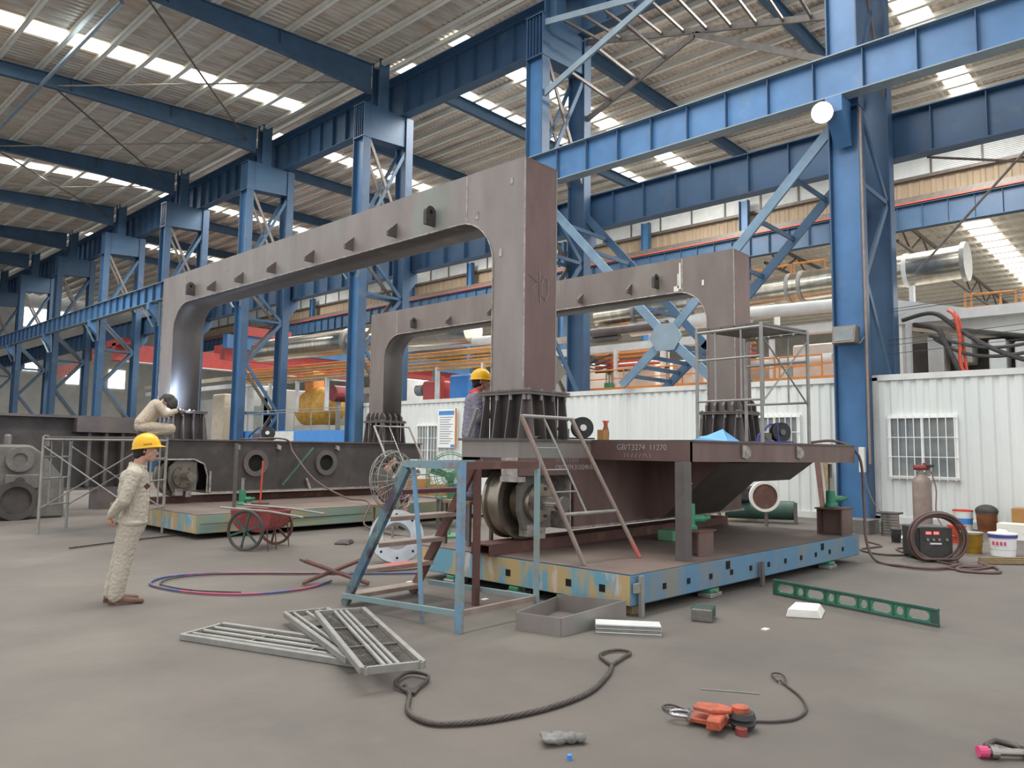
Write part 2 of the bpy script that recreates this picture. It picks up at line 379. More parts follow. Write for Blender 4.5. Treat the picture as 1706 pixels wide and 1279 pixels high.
g = girder('crane_girder', 'far blue crane girder under the louvres, orange conductor rail on top', 45, -8, 104, 14.1, 15.45, .5, 1.25, 'blue_dark', 'blue_rafter', 'blue_rafter')
MB().box(44.7, 44.8, -8, 104, 15.5, 15.57).build('conductor_rail', 'orange_red', g)
MB().box(44.95, 45.3, -8, 104, 15.55, 15.95).build('walkway', 'galv_dark', g)
# lower front girder, upper girder, rear girder of the column row
girder('crane_girder', 'long bright blue crane girder on the near side of the columns, lower level', 18.6, -6, 104, 10.42, 11.5, .42, 1.19, 'blue', 'blue_dark', 'pale_blue', phase=.9)
g = girder('crane_girder', 'upper level blue crane girder resting on the column shoulders', 21.35, -6, 104, 17.05, 18.75, .5, 1.15, 'blue_dark', 'blue_rafter', 'blue_rafter', phase=.4)
MB().box(20.75, 21.6, -6, 104, 18.76, 18.8).build('walkway', 'blue_dark', g)
girder('crane_girder', 'dark blue crane girder on the far side of the columns, lower level', 22.15, -6, 104, 9.8, 11.1, .45, 1.3, 'blue_dark', 'blue_rafter', 'blue_dark', phase=.6)
# --- columns
def ileg(b, x0, x1, y0, y1, z0, z1):
    xm = (x0+x1)/2
    b.box(x0, x1, y0, y0+.035, z0, z1).box(x0, x1, y1-.035, y1, z0, z1).box(xm-.015, xm+.015, y0+.03, y1-.03, z0, z1)
def make_col():
    t = thing('lattice_column', 'x', 'column', (0, 0, 0), group='blue lattice columns between the bays')
    for nm, x0, mt_ in (('leg', 19.0, 'blue'), ('leg', 21.4, 'blue_dark')):
        z1 = 16.95 if x0 < 20 else 17.0; xa = x0-20.4
        lg = MB().box(xa, xa+.4, -.38, -.345, 0, z1).box(xa, xa+.4, .345, .38, 0, z1).build(nm, 'blue_dark', t, world=False)  # flanges coloured darker than the lit web, their shade in the colour
        MB().box(xa+.185, xa+.215, -.345, .345, 0, z1).build('web', mt_, lg, world=False)
    b = MB()   # ribbed head of the front leg and cap plates
    for y in (-.22, -.07, .07, .22): b.box(-1.42, -1.2, y-.01, y+.01, 15.4, 16.85)
    for z in (15.38, 16.9, 10.3): b.box(-1.43, -.98, -.4, .4, z, z+.04)
    b.build('head_rib', 'blue_dark', t, world=False)
    MB().prism([(-1.0, 15.45), (1.0, 15.6), (1.0, 17.0), (-1.0, 17.0)], 1, -.3, .3).build('shoulder_beam', 'blue_rafter', t, world=False)
    b = MB(); ileg(b, -.55, 0, -.28, .28, 17.0, 19.4); b.build('upper_post', 'blue_rafter', t, world=False)
    # lattice bars
    for y in (-.3, .3):
        nodes = [.5, 3.4, 6.0, 8.4, 10.3]
        for i in range(0, 4, 2):
            MB().bar((-1, y, nodes[i]), (1, y, nodes[i+1]), .06, .16).build('lattice_bar', 'galv_dark' if y > 0 else 'blue_rafter', t, world=False)
            MB().bar((1, y, nodes[i+1]), (-1, y, nodes[i+2]), .06, .16).build('lattice_bar', 'galv_dark' if y > 0 else 'blue_rafter', t, world=False)
        MB().bar((-1, y, nodes[1]), (1, y, nodes[1]), .06, .12).build('lattice_bar', 'blue_rafter', t, world=False)
        MB().bar((-1, y, nodes[3]), (1, y, nodes[3]), .06, .12).build('lattice_bar', 'blue_rafter', t, world=False)
        for a, b_ in ((11.4, 15.3), (15.3, 11.4)):
            MB().bar((-1, y, a), (1, y, b_), .06, .15).build('lattice_bar', 'galv_dark' if a > 12 else 'blue_rafter', t, world=False)
    # corbels for the lower girders
    MB().prism([(-1.4, 9.3), (-2.05, 10.0), (-2.05, 10.4), (-1.4, 10.4)], 1, -.2, .2).build('corbel', 'blue', t, world=False)
    MB().prism([(1.4, 8.7), (2.0, 9.4), (2.0, 9.78), (1.4, 9.78)], 1, -.2, .2).build('corbel', 'blue_dark', t, world=False)
    MB().bar((-1.5, .36, 9.0), (-1.85, 1.3, 10.35), .12, .05).build('knee_brace', 'pale_blue', t, world=False)
    MB().bar((-1.5, -.36, 9.0), (-1.85, -1.3, 10.35), .12, .05).build('knee_brace', 'pale_blue', t, world=False)
    return t
clab = [None, 'nearest blue lattice column on the right, with a floodlight clamped to its front leg', 'second blue lattice column, rising behind the tall leg of the near portal frame', 'third blue lattice column, seen through the near portal frame left of the rear portal leg', 'fourth blue lattice column, left of centre above the blue container edge', 'fifth blue lattice column, directly behind the left leg of the near portal', 'sixth blue lattice column, left of the near portal frame with the banner tied to it', 'seventh blue lattice column, holding the left end of the red banner', 'eighth blue lattice column from the right, far left', 'ninth blue lattice column, smallest, at the left edge']
c0 = make_col(); first = True
for k in range(1, 10):
    if first: c0.location = (20.4, COLY[k], 0); c0['label'] = clab[k]; first = False; c_ = c0
    else: c_ = dup(c0, (20.4, COLY[k], 0), 0, clab[k])
    if k == 2: drop = [q for cc in (c0, c_) for q in cc.children if q.name.startswith('knee_brace')]
for q in drop: bpy.data.objects.remove(q)
# bracing of the first bay (between nearest and second column)
def brace(nm, lab, mt_, segs, w=.2, h=.06, grp='steel braces between the two nearest columns'):
    t = thing(nm, lab, 'brace', segs[0][0], group=grp)
    for a, b in segs: MB().bar(a, b, h, w, (1, 0, 0) if False else (0, 0, 1)).build('brace_member', mt_, t)
    return t
def plane_brace(x, yzs, mt_, lab, w):
    t = thing('cross_brace', lab, 'brace', (x, yzs[0][0], yzs[0][1]), group='steel braces between the two nearest columns')
    for (y0, z0, y1, z1) in yzs: MB().bar((x, y0, z0), (x, y1, z1), .08, w, (0, 0, 1)).build('brace_member', mt_, t)
    return t
t = plane_brace(19.15, [(16.3, 16.6, 6.7, 14.9), (16.3, 14.0, 11.8, 15.7), (6.7, 13.8, 11.8, 15.7)], 'pale_blue', 'pale grey front truss between the two nearest columns, near the roof', .22)
t2 = plane_brace(21.6, [(16.3, 16.9, 6.7, 14.2), (16.3, 13.9, 11.8, 15.5), (6.7, 12.6, 11.8, 15.5)], 'galv_dark', 'dark rear truss between the two nearest columns, near the roof', .2)
for i in range(11):
    y = 15.6-.85*i; zf = 16.6-(16.3-y)*.177; zb = 16.9-(16.3-y)*.281
    MB().bar((19.15, y, zf), (21.6, y, zb), .07, .09).build('truss_tie', 'galv_dark', t)
for i in range(3):
    f = (i+1)/4; y = 16.3-4.5*f
    MB().bar((19.15, y, 14.0+1.7*f), (21.6, y, 13.9+1.6*f), .07, .1).build('truss_tie', 'galv_dark', t)
yz = [(16.3, 10.2, 11.5, 5.0), (6.7, 9.9, 11.5, 5.0), (11.5, 5.0, 10.0, 3.65), (11.5, 5.0, 13.1, 3.65)]
t = plane_brace(19.2, yz, 'pale_brace', 'grey blue front cross brace with a gusset plate in its middle, below the lower girder', .26)
MB().prism([(11.2, 5.4), (11.8, 5.4), (12.05, 5.0), (11.8, 4.6), (11.2, 4.6), (10.95, 5.0)], 0, 19.1, 19.14).build('gusset_plate', 'pale_blue', t)
t2 = plane_brace(21.6, yz, 'blue_rafter', 'dark blue rear cross brace behind the rear portal frame, below the lower girder', .26)
for a in yz:
    for f in (.2, .4, .6, .8):
        y = a[0]+(a[2]-a[0])*f; z = a[1]+(a[3]-a[1])*f
        MB().bar((19.2, y, z), (21.6, y, z), .07, .12).build('brace_tie', 'blue_rafter', t2)
tag(MB().tube([(22.4, 5.6, 6.6), (22.4, 1.8, 10.6)], .035, 6).build('brace_rod', 'galv_dark'), 'thin dark rod rising to the right of the nearest column', 'rod', 'rods right of the nearest column')
tag(MB().tube([(22.4, 5.2, 9.8), (22.4, 1.4, 8.6)], .035, 6).build('brace_rod', 'galv_dark'), 'thin dark rod falling to the right of the nearest column', 'rod', 'rods right of the nearest column')
# conduit on the nearest column
tag(MB().tube([(18.97, 5.86, 1.4), (18.97, 5.86, 10.2)], .03, 6).build('conduit_pipe', 'rustpipe'), 'thin brown conduit running up the right edge of the nearest column', 'pipe')
# light struts and glowing roof glints between the girders
# --- gable end wall
GE = MB().box(-2, 84, 105.0, 105.3, 0, 20); GEo = struct(GE.build('wall_far', 'gray_wall'))
for (x0, x1, z0, z1) in ((25.3, 28.6, 15.9, 18.2), (29.0, 31.6, 16.4, 18.2), (25.8, 27.8, 10.5, 11.5), (31, 32.5, 9.2, 11.4), (17, 23, 5, 8), (36, 38, 9, 11.4)):
    struct(MB().box(x0, x1, 104.9, 105.0, z0, z1).build('window_%d' % (1+int(x0)), 'daywin'))
# third bay roof beyond the far girder (right edge)
C3 = struct(corrug(46.3, 84, -20, 104, 15.9, 15.9, .4, .06).build('ceiling', 'roof3'))
p0 = None
for i in range(20):
    if p0 is None: p0 = purlin_mb(47, 15.6, -20, 104).build('purlin', 'purlin', C3)
    else: dupmesh(p0, 1.9*i, 0, 0)
b = MB()
for i in range(19): x = 47.2+1.9*i; b.add([(x, 8.9, 15.85), (x+1.5, 8.9, 15.85), (x+1.5, 10.3, 15.85), (x, 10.3, 15.85)], [(0, 1, 2, 3)])
b.build('skylight_panel', 'skylight', C3)
struct(MB().box(84, 84.3, -20, 104, 0, 16).build('wall_back', 'gray_wall'))
for k, y in enumerate((3.5, 12.5, 20.5)):
    t = thing('roof_truss', ['dark roof truss at the right edge beyond the next bay', 'dark roof truss behind the silver duct end', 'dark roof truss beyond the next bay, behind the nearest column'][k], 'truss', (50, y, 14), group='roof trusses beyond the next bay')
    MB().bar((46.5, y, 15.4), (84, y, 15.4), .15, .2).bar((46.5, y, 14.0), (84, y, 14.0), .15, .15).build('chord', 'galv_dark', t)
    b = MB()
    for i in range(14): x = 46.5+2.68*i; b.bar((x, y, 14.0 if i % 2 else 15.4), (x+2.68, y, 15.4 if i % 2 else 14.0), .1, .1)
    b.build('lattice', 'galv_dark', t)
# --- site-office containers
def corr_wall(b, x, y0, y1, z0, z1, pitch=.28, d=.035):
    y = y0; pts = []
    while y < y1-pitch*.5: pts += [(y, 0), (y+pitch*.45, 0), (y+pitch*.6, d), (y+pitch*.85, d)]; y += pitch
    pts.append((y1, 0)); vs = []
    for yy, dd in pts: vs += [(x+dd, yy, z0), (x+dd, yy, z1)]
    return b.add(vs, [(2*i, 2*i+2, 2*i+3, 2*i+1) for i in range(len(pts)-1)])
def container(lab, y0, y1, wins, doors=()):
    t = thing('site_office', lab, 'container', (20.3, (y0+y1)/2, 0), group='white site offices behind the machine')
    b = MB(); corr_wall(b, 19.46, y0+.1, y1-.1, .15, 3.45); b.box(19.52, 21.3, y0+.03, y1-.03, .12, 3.45); b.build('wall_panel', 'container', t)
    fr = MB().box(19.42, 21.35, y0, y1, 3.42, 3.56).box(19.42, 21.35, y0, y1, 0, .16)
    for y in (y0, y1-.12): fr.box(19.42, 19.56, y, y+.12, .1, 3.5)
    fr.build('frame', 'offwhite', t)
    for (wy0, wy1, z0, z1) in wins:
        f = MB().box(19.39, 19.5, wy0-.06, wy1+.06, z0-.06, z0).box(19.39, 19.5, wy0-.06, wy1+.06, z1, z1+.06).box(19.39, 19.5, wy0-.06, wy0, z0, z1).box(19.39, 19.5, wy1, wy1+.06, z0, z1).box(19.4, 19.5, (wy0+wy1)/2-.03, (wy0+wy1)/2+.03, z0, z1).build('window', 'white', t)
        MB().box(19.44, 19.47, wy0, wy1, z0, z1).build('pane', 'glasswin', f)
        g = MB(); n = max(4, int((wy1-wy0)/.15))
        for i in range(n+1): y = wy0+(wy1-wy0)*i/n; g.box(19.355, 19.37, y-.008, y+.008, z0-.08, z1+.08)
        for z in (z0, (z0*2+z1)/3, (z0+2*z1)/3, z1): g.box(19.35, 19.365, wy0-.08, wy1+.08, z-.008, z+.008)
        g.build('window_grille', 'white', f)
    return t
container('white corrugated site office to the right of the nearest column, barred window', -6.5, 5.9, [(4.15, 5.5, 1.13, 2.5)])
container('long white corrugated site office behind the rear portal, between the two nearest columns', 6.0, 16.7, [(7.75, 9.0, 1.4, 2.58)])
c = container('cream white site office seen through the near portal, notice board and barred window', 16.75, 27.3, [(21.75, 22.95, 1.1, 2.52)])
# ================= SURFACE PLATES, SILLS, PORTALS =================
def plate(name, lab, q, z0, z1, side, front, holes, split=None):
    t = thing(name, lab, 'steel plate', (q[0][0], q[0][1], 0), group='cast assembly plates')
    b = MB(); b.add([(x, y, z0) for x, y in q]+[(x, y, z1) for x, y in q], [(3, 2, 1, 0), (0, 1, 5, 4), (1, 2, 6, 5), (2, 3, 7, 6), (3, 0, 4, 7), (4, 5, 6, 7)])
    b.build('plate_body', side, t, bevel=.012)
    b = MB(); e = .004; b.add([(x, y, z1+e) for x, y in q]+[(x, y, z1-.0) for x, y in q], [(0, 1, 2, 3)]); b.build('top_surface', 'plate_top', t)
    # short end face panel in its own weathered paint
    a, d = Vector((*q[0], 0)), Vector((*q[3], 0)); n = Vector((-1, 0, 0))*.004
    MB().add([a+n+Vector((0, .01, z0+.01)), d+n+Vector((0, 0, z0+.01)), d+n+Vector((0, 0, z1-.01)), a+n+Vector((0, .01, z1-.01))], [(0, 1, 2, 3)]).build('end_face', front, t)
    hp = None
    for (fx, fy, r, ax) in holes:
        b = MB()
        if ax == 0: b.box(q[0][0]-.006, q[0][0]+.02, fy-r, fy+r, fx-r, fx+r)
        else:
            f = (fy-q[0][0])/(q[1][0]-q[0][0]); y = q[0][1]+(q[1][1]-q[0][1])*f
            b.box(fy-r, fy+r, y-.008, y+.02, fx-r, fx+r)
        b.build('lifting_hole', 'hole', t)
    return t
hl = [(.24, 4.62+.44*k, .038, 0) for k in range(4)]+[(.24, 7.0+.46*k, .03, 1) for k in range(11)]+[(.33, x, .045, 1) for x in (8.3, 10.9)]
P1 = plate('surface_plate', 'blue cast steel assembly plate under the near end of the machine', [(6.42, 4.27), (12.24, 3.97), (12.3, 7.4), (6.42, 7.5)], .1, .41, 'plate_blue', 'plate_yellow', hl)
P2 = plate('surface_plate', 'green and yellow assembly plate under the far end of the machine, beside the cart', [(6.05, 13.05), (13.6, 12.95), (13.6, 17.0), (6.05, 17.1)], .1, .43, 'plate_green', 'plate_yellow', [])
MB().box(6.1, 13.5, 13.0, 13.03, .27, .275).build('seam', 'hole', P2)
# green levelling jacks under plates
def lev(x, y, lab):
    t = thing('levelling_jack', lab, 'jack', (x, y, 0), group='green levelling jacks under the near plate')
    MB().box(x-.13, x+.13, y-.09, y+.09, 0, .05).build('base_slab', 'galv', t, bevel=.008)
    MB().box(x-.1, x+.1, y-.07, y+.07, .05, .095).build('wedge_block', 'green', t, bevel=.008)
    MB().cyl((x, y-.1, .07), (x, y-.07, .07), .018, 8).build('adjusting_screw', 'galv', t)
lev(6.5, 5.85, 'green levelling jack under the yellow edge of the near plate')
lev(8.0, 4.25, 'green levelling jack under the middle of the near plate long blue side')
lev(11.2, 4.08, 'green levelling jack under the far right corner of the near plate')
lev(6.5, 6.9, 'green levelling jack behind the stair stringer, under the left plate end')
tag(MB().box(6.5, 6.72, 4.3, 4.5, 0, .1).build('timber_block', 'wood', bevel=.01), 'brown timber block under the nearest plate corner', 'block')
t = thing('steel_prop', 'grey flat steel prop standing against the nearest plate corner', 'prop', (6.5, 4.2, 0))
MB().box(6.5, 6.56, 4.2, 4.235, 0, .4).build('flat_bar', 'galv', t); MB().box(6.42, 6.53, 4.21, 4.25, .24, .33).build('clip', 'galv', t)
tag(MB().box(9.0, 9.07, 4.07, 4.1, 0, .3).build('steel_prop', 'galv_dark'), 'narrow grey steel prop against the middle of the blue plate side', 'prop')

# rails / stools on the plates
def rail(lab, x0, x1, y, z):
    b = MB().box(x0, x1, y-.16, y+.16, z, z+.015).box(x0, x1, y-.16, y+.16, z+.115, z+.13)
    b.box(x0, x1, y-.155, y-.14, z, z+.13).box(x0, x1, y+.14, y+.155, z, z+.13)
    return tag(b.build('rail_beam', 'rust'), lab, 'beam', 'rail beams on the plates')
rail('rusty rail beam under the big wheel on the near plate', 6.3, 12.2, 6.28, .415)
rail('rusty rail beam under the wheels on the far plate', 6.2, 13.9, 16.25, .435)
# -------- travelling sills
def lug(b, x, y, z, h=.16, w=.1, d=-1, thick=.025):  # triangular lug on -X face
    b.prism([(y-w/2, z), (y+w/2, z), (y+w/2*.7, z+h)], 0, x-.14, x) ; return b
def pedestal(x0, x1, y0, y1, zb, zt, par, nrx=3, nry=3):
    f = .12
    MB().box(x0-.1, x1+.1, y0-.12, y1+.12, zt-.055, zt-.028).box(x0-.1, x1+.1, y0-.12, y1+.12, zt-.022, zt).build('flange_plate', 'steel_mid', par)
    MB().box(x0, x1, y0, y1, zb, zt-.05).build('pedestal_core', 'steel_dark', par)
    for i in range(nry+1):
        y = y0-.02+(y1-y0+.04)*i/nry
        MB().prism([(x0, zb), (x0-.16, zb), (x0-.08, zt-.06), (x0, zt-.06)], 1, y-.009, y+.009).build('rib', 'steel_mid', par)
        MB().prism([(x1, zb), (x1+.16, zb), (x1+.08, zt-.06), (x1, zt-.06)], 1, y-.009, y+.009).build('rib', 'steel_mid', par)
    for i in range(nrx+1):
        x = x0-.02+(x1-x0+.04)*i/nrx
        MB().prism([(y0, zb), (y0-.16, zb), (y0-.1, zt-.06), (y0, zt-.06)], 0, x-.009, x+.009).build('rib', 'steel_mid', par)
        MB().prism([(y1, zb), (y1+.12, zb), (y1+.1, zt-.06), (y1, zt-.06)], 0, x-.009, x+.009).build('rib', 'steel_mid', par)
    for i in range(4):
        y = y0-.04+(y1-y0+.08)*i/3; x = x0-.04+(x1-x0+.08)*i/3
        for (px_, py_) in ((x0-.07, y), (x, y0-.08)):
            MB().cyl((px_, py_, zt-.12), (px_, py_, zt+.018), .024, 6).build('bolt', 'steel', par)
def wheel(par, x, y, z, r, front=-1):
    MB().lathe((x, y, z), (0, 1, 0), [(r+.035, -.0), (r+.035, .04), (r, .05), (r, .2), (r+.035, .21), (r+.035, .25), (r-.04, .25), (r-.07, .2), (.14, .18), (.14, .07), (r-.09, .05), (r-.05, 0)], 48).build('wheel_rim', 'machined', par, smooth='auto')
    return
# near sill: hollow box beam with wheel openings at both ends
S1 = thing('end_carriage', 'near end carriage box beam on the blue plate, carrying both near portal legs', 'end carriage', (9.8, 6.3, .41))
ZT = 1.78
MB().box(6.46, 13.15, 5.84, 6.86, ZT-.03, ZT).build('top_flange', 'steel_mid', S1)
MB().box(6.49, 13.1, 5.87, 6.82, 1.55, ZT-.03).build('end_cap_box', 'steel', S1)
side = [(7.55, .69), (12.2, .69), (12.2, 1.55), (6.49, 1.55), (6.49, 1.34), (7.45, 1.34), (7.55, 1.2)]
MB().prism(side, 1, 5.87, 5.9).build('side_plate', 'steel_red', S1)
MB().prism(side, 1, 6.79, 6.82).build('side_plate', 'steel_red', S1)
MB().box(7.5, 12.25, 5.84, 6.86, .66, .69).box(7.5, 7.53, 5.9, 6.79, .69, 1.55).build('bottom_flange', 'weld', S1)
MB().box(6.49, 7.5, 5.9, 6.79, 1.5, 1.548).build('wheel_arch', 'steel_dark', S1)
MB().box(6.47, 6.5, 5.87, 6.12, 1.33, 1.55).box(6.45, 6.6, 5.85, 6.12, 1.27, 1.33).build('end_bracket', 'weld', S1)
MB().box(6.49, 6.8, 6.5, 6.8, 1.3, 1.55).build('end_bracket', 'steel_dark', S1)
# chalk / stamped writing on side plate and deck
text('stencil_writing', 'GB/T3274 3133240-02-2', .085, 'chalk', S1, (7.05-9.8+.55, 5.868-6.3, 1.43-.41), (R(90), 0, 0))
random.seed(4)
for i in range(9):
    x_ = 7.2+.05*i; MB().bar((x_, 5.867, 1.50), (x_+random.uniform(-.01, .03), 5.867, 1.55), .002, .006, (1, 0, 0)).build('chalk_stroke', 'chalk', S1)
# wheel + bearing housing + splined shaft
wh = thing('travelling_wheel', 'x', None, (0, 0, 0)); bpy.data.objects.remove(wh)
def wheelset(par, xc, yf, zc, r=.43):
    b = MB().lathe((xc, yf, zc), (0, 1, 0), [(r+.03, 0), (r+.03, .045), (r, .055), (r, .22), (r+.03, .23), (r+.03, .27), (r-.05, .27), (r-.08, .2), (.16, .18), (.16, .05), (r-.1, .03), (r-.06, 0)], 56)
    wo = b.build('travelling_wheel', 'machined', par, smooth='auto')
    MB().prism([(xc-.2, zc-.32), (xc+.3, zc-.32), (xc+.3, zc+.3), (xc+.1, zc+.34), (xc-.14, zc+.34), (xc-.28, zc+.2), (xc-.28, zc-.1)], 1, yf-.2, yf-.12).build('bearing_housing', 'castgrey', par, bevel=.01)
    MB().lathe((xc, yf-.28, zc), (0, 1, 0), [(.23, 0), (.23, .08), (.25, .09), (.25, .28), (.06, .28), (.06, 0)], 40).build('bearing_cap', 'machined', par, smooth='auto')
    b = MB()
    for k in range(6):
        a = k*math.pi/3; b.cyl((xc+.19*math.cos(a), yf-.3, zc+.19*math.sin(a)), (xc+.19*math.cos(a), yf-.27, zc+.19*math.sin(a)), .022, 6)
    b.build('cap_bolts', 'rust', par)
    b = MB().cyl((xc, yf-.62, zc), (xc, yf+.5, zc), .075, 24)
    for k in range(20):
        a = k*math.pi/10; b.box(xc+.078*math.cos(a)-.006, xc+.078*math.cos(a)+.006, yf-.55, yf-.28, zc+.078*math.sin(a)-.006, zc+.078*math.sin(a)+.006)
    b.build('splined_shaft', 'bright_steel', par, smooth='auto')
    MB().cyl((xc, yf-.66, zc), (xc, yf-.62, zc), .09, 24).build('shaft_end', 'castgrey', par)
    MB().box(xc+.08, xc+.2, yf-.2, yf-.05, .56, zc-.3).box(xc-.15, xc+.02, yf-.21, yf-.06, .6, .75).build('keeper_block', 'weld', par, bevel=.008)
wheelset(S1, 6.98, 6.22, 1.01)
# outer deck
DK = [(7.9, 4.37), (12.75, 4.13), (12.75, 5.87), (7.9, 5.87)]
b = MB(); b.add([(x, y, ZT-.015) for x, y in DK]+[(x, y, ZT+.005) for x, y in DK], [(3, 2, 1, 0), (4, 5, 6, 7), (0, 1, 5, 4), (1, 2, 6, 5), (2, 3, 7, 6), (3, 0, 4, 7)]); b.build('deck_plate', 'steel_mid', S1)
MB().box(7.9, 7.93, 4.4, 5.87, 1.53, ZT-.015).build('deck_edge_beam', 'steel_red', S1)
b = MB(); b.add([(7.9, 4.40, 1.53), (12.72, 4.16, 1.5), (12.72, 4.16, ZT-.015), (7.9, 4.40, ZT-.015), (7.9, 4.43, 1.53), (12.72, 4.19, 1.5), (12.72, 4.19, ZT-.015), (7.9, 4.43, ZT-.015)], [(0, 1, 2, 3), (7, 6, 5, 4), (0, 4, 5, 1), (3, 2, 6, 7), (0, 3, 7, 4), (1, 5, 6, 2)]); b.build('deck_edge_beam', 'steel_red', S1)
for x in (12.72,): MB().box(x-.02, x, 4.2, 5.87, 1.5, ZT-.015).build('deck_edge_beam', 'steel_red', S1)
for (x, zl) in ((9.2, .72), (10.6, .72), (11.5, 1.1), (12.4, 1.25)):
    MB().prism([(5.87, zl), (5.87, 1.53), (4.45, 1.53), (4.75 if zl > 1 else 4.7, 1.5), (5.6, zl)], 0, x, x+.03).build('outrigger_bracket', 'steel_red', S1)
b = MB(); b.add([(9.2, 5.87, .72), (10.9, 5.87, .72), (10.9, 5.6, .72), (9.2, 5.6, .72), (9.2, 4.7, 1.5), (10.9, 4.7, 1.5)], [(0, 1, 2, 3), (3, 2, 5, 4)]); b.build('hull_plate', 'steel_dark', S1)
b = MB(); b.add([(10.9, 5.87, 1.2), (12.4, 5.87, 1.2), (12.4, 5.1, 1.2), (10.9, 5.1, 1.2), (10.9, 4.7, 1.5), (12.4, 4.7, 1.5)], [(0, 1, 2, 3), (3, 2, 5, 4)]); b.build('hull_plate', 'steel_dark', S1)
text('stencil_writing', 'GB/T3274  11270', .1, 'chalk', S1, (7.895-9.8, 5.1-6.3, 1.69-.41), (R(90), 0, R(-90)))
for i in range(8):
    y_ = 5.35-.055*i; MB().bar((7.896, y_, 1.57), (7.896, y_+random.uniform(-.03, .03), 1.62), .002, .006, (0, 1, 0)).build('chalk_stroke', 'chalk', S1)
for x in (9.15, 10.7):
    yy = 4.40-.24*(x-7.9)/4.82
    MB().prism([(x-.11, 1.58), (x+.0, 1.56), (x+.11, 1.6), (x+.13, 1.66), (x+.05, 1.72), (x-.11, 1.74)], 1, yy-.02, yy).cyl((x, yy-.025, 1.65), (x, yy-.015, 1.65), .03, 12).build('lifting_eye', 'weld', S1)
pedestal(6.68, 7.28, 5.93, 6.52, ZT, 2.36, S1)
pedestal(12.2, 12.8, 5.93, 6.52, ZT, 2.36, S1)
# far sill
S2 = thing('end_carriage', 'far end carriage box beam with round holes, on the green plate behind the cart', 'end carriage', (9.9, 16.2, .43))
MB().box(6.3, 13.5, 15.74, 16.85, ZT-.03, ZT).build('top_flange', 'steel_mid', S2)
side = [(6.4, ZT-.03), (6.4, 1.35), (7.2, 1.35), (7.42, 1.25), (7.5, 1.0), (7.5, .66), (12.5, .66), (12.5, 1.1), (12.62, 1.3), (12.8, 1.35), (13.45, 1.35), (13.45, ZT-.03)]
MB().prism(side, 1, 15.8, 15.83).build('side_plate', 'steel_dark', S2)
MB().prism(side, 1, 16.75, 16.78).build('side_plate', 'steel_dark', S2)
MB().box(7.5, 12.5, 15.77, 16.8, .63, .66).build('bottom_flange', 'weld', S2)
MB().tube([(6.4, 15.78, 1.35), (7.2, 15.78, 1.35), (7.42, 15.78, 1.25), (7.5, 15.78, 1.0), (7.5, 15.78, .66)], .02, 6).build('arch_rim', 'weld', S2)
MB().box(6.5, 12.6, 15.9, 16.7, 1.4, 1.42).build('inner_web', 'hole', S2)
for x in (8.6, 10.45):
    MB().lathe((x, 15.74, 1.27), (0, 1, 0), [(.3, 0), (.3, .06), (.19, .06), (.19, 0)], 40).build('access_hole_ring', 'steel_mid', S2, smooth='auto')
    MB().cyl((x, 15.79, 1.27), (x, 15.799, 1.27), .19, 32).build('access_hole', 'hole', S2)
for x in (8.15, 9.15, 10.75):
    MB().prism([(x-.04, 1.6), (x+.04, 1.56), (x+.05, 1.66), (x-.04, 1.7)], 1, 15.72, 15.8).build('lifting_lug', 'weld', S2)
MB().box(6.42, 6.44, 15.83, 16.75, 1.35, ZT-.03).box(13.42, 13.45, 15.83, 16.75, 1.35, ZT-.03).build('end_cap', 'steel_mid', S2)
wheelset(S2, 6.98, 16.0, 1.0, .4)
wheelset(S2, 13.0, 16.0, 1.0, .4)
MB().bar((7.55, 15.76, .62), (7.55, 15.76, 1.1), .04, .04).bar((9.9, 15.74, .9), (10.0, 15.74, .66), .05, .05).build('side_bracket', 'weld', S2)
tag(MB().tube([(9.25, 15.7, .75), (9.95, 15.55, 1.62)], .035, 8).build('brace_pipe', 'green_dark'), 'dark green pipe leaning across the far carriage between its two round holes', 'pipe')
pedestal(6.72, 7.32, 15.85, 16.45, ZT, 2.38, S2)
pedestal(12.2, 12.8, 15.85, 16.45, ZT, 2.36, S2)
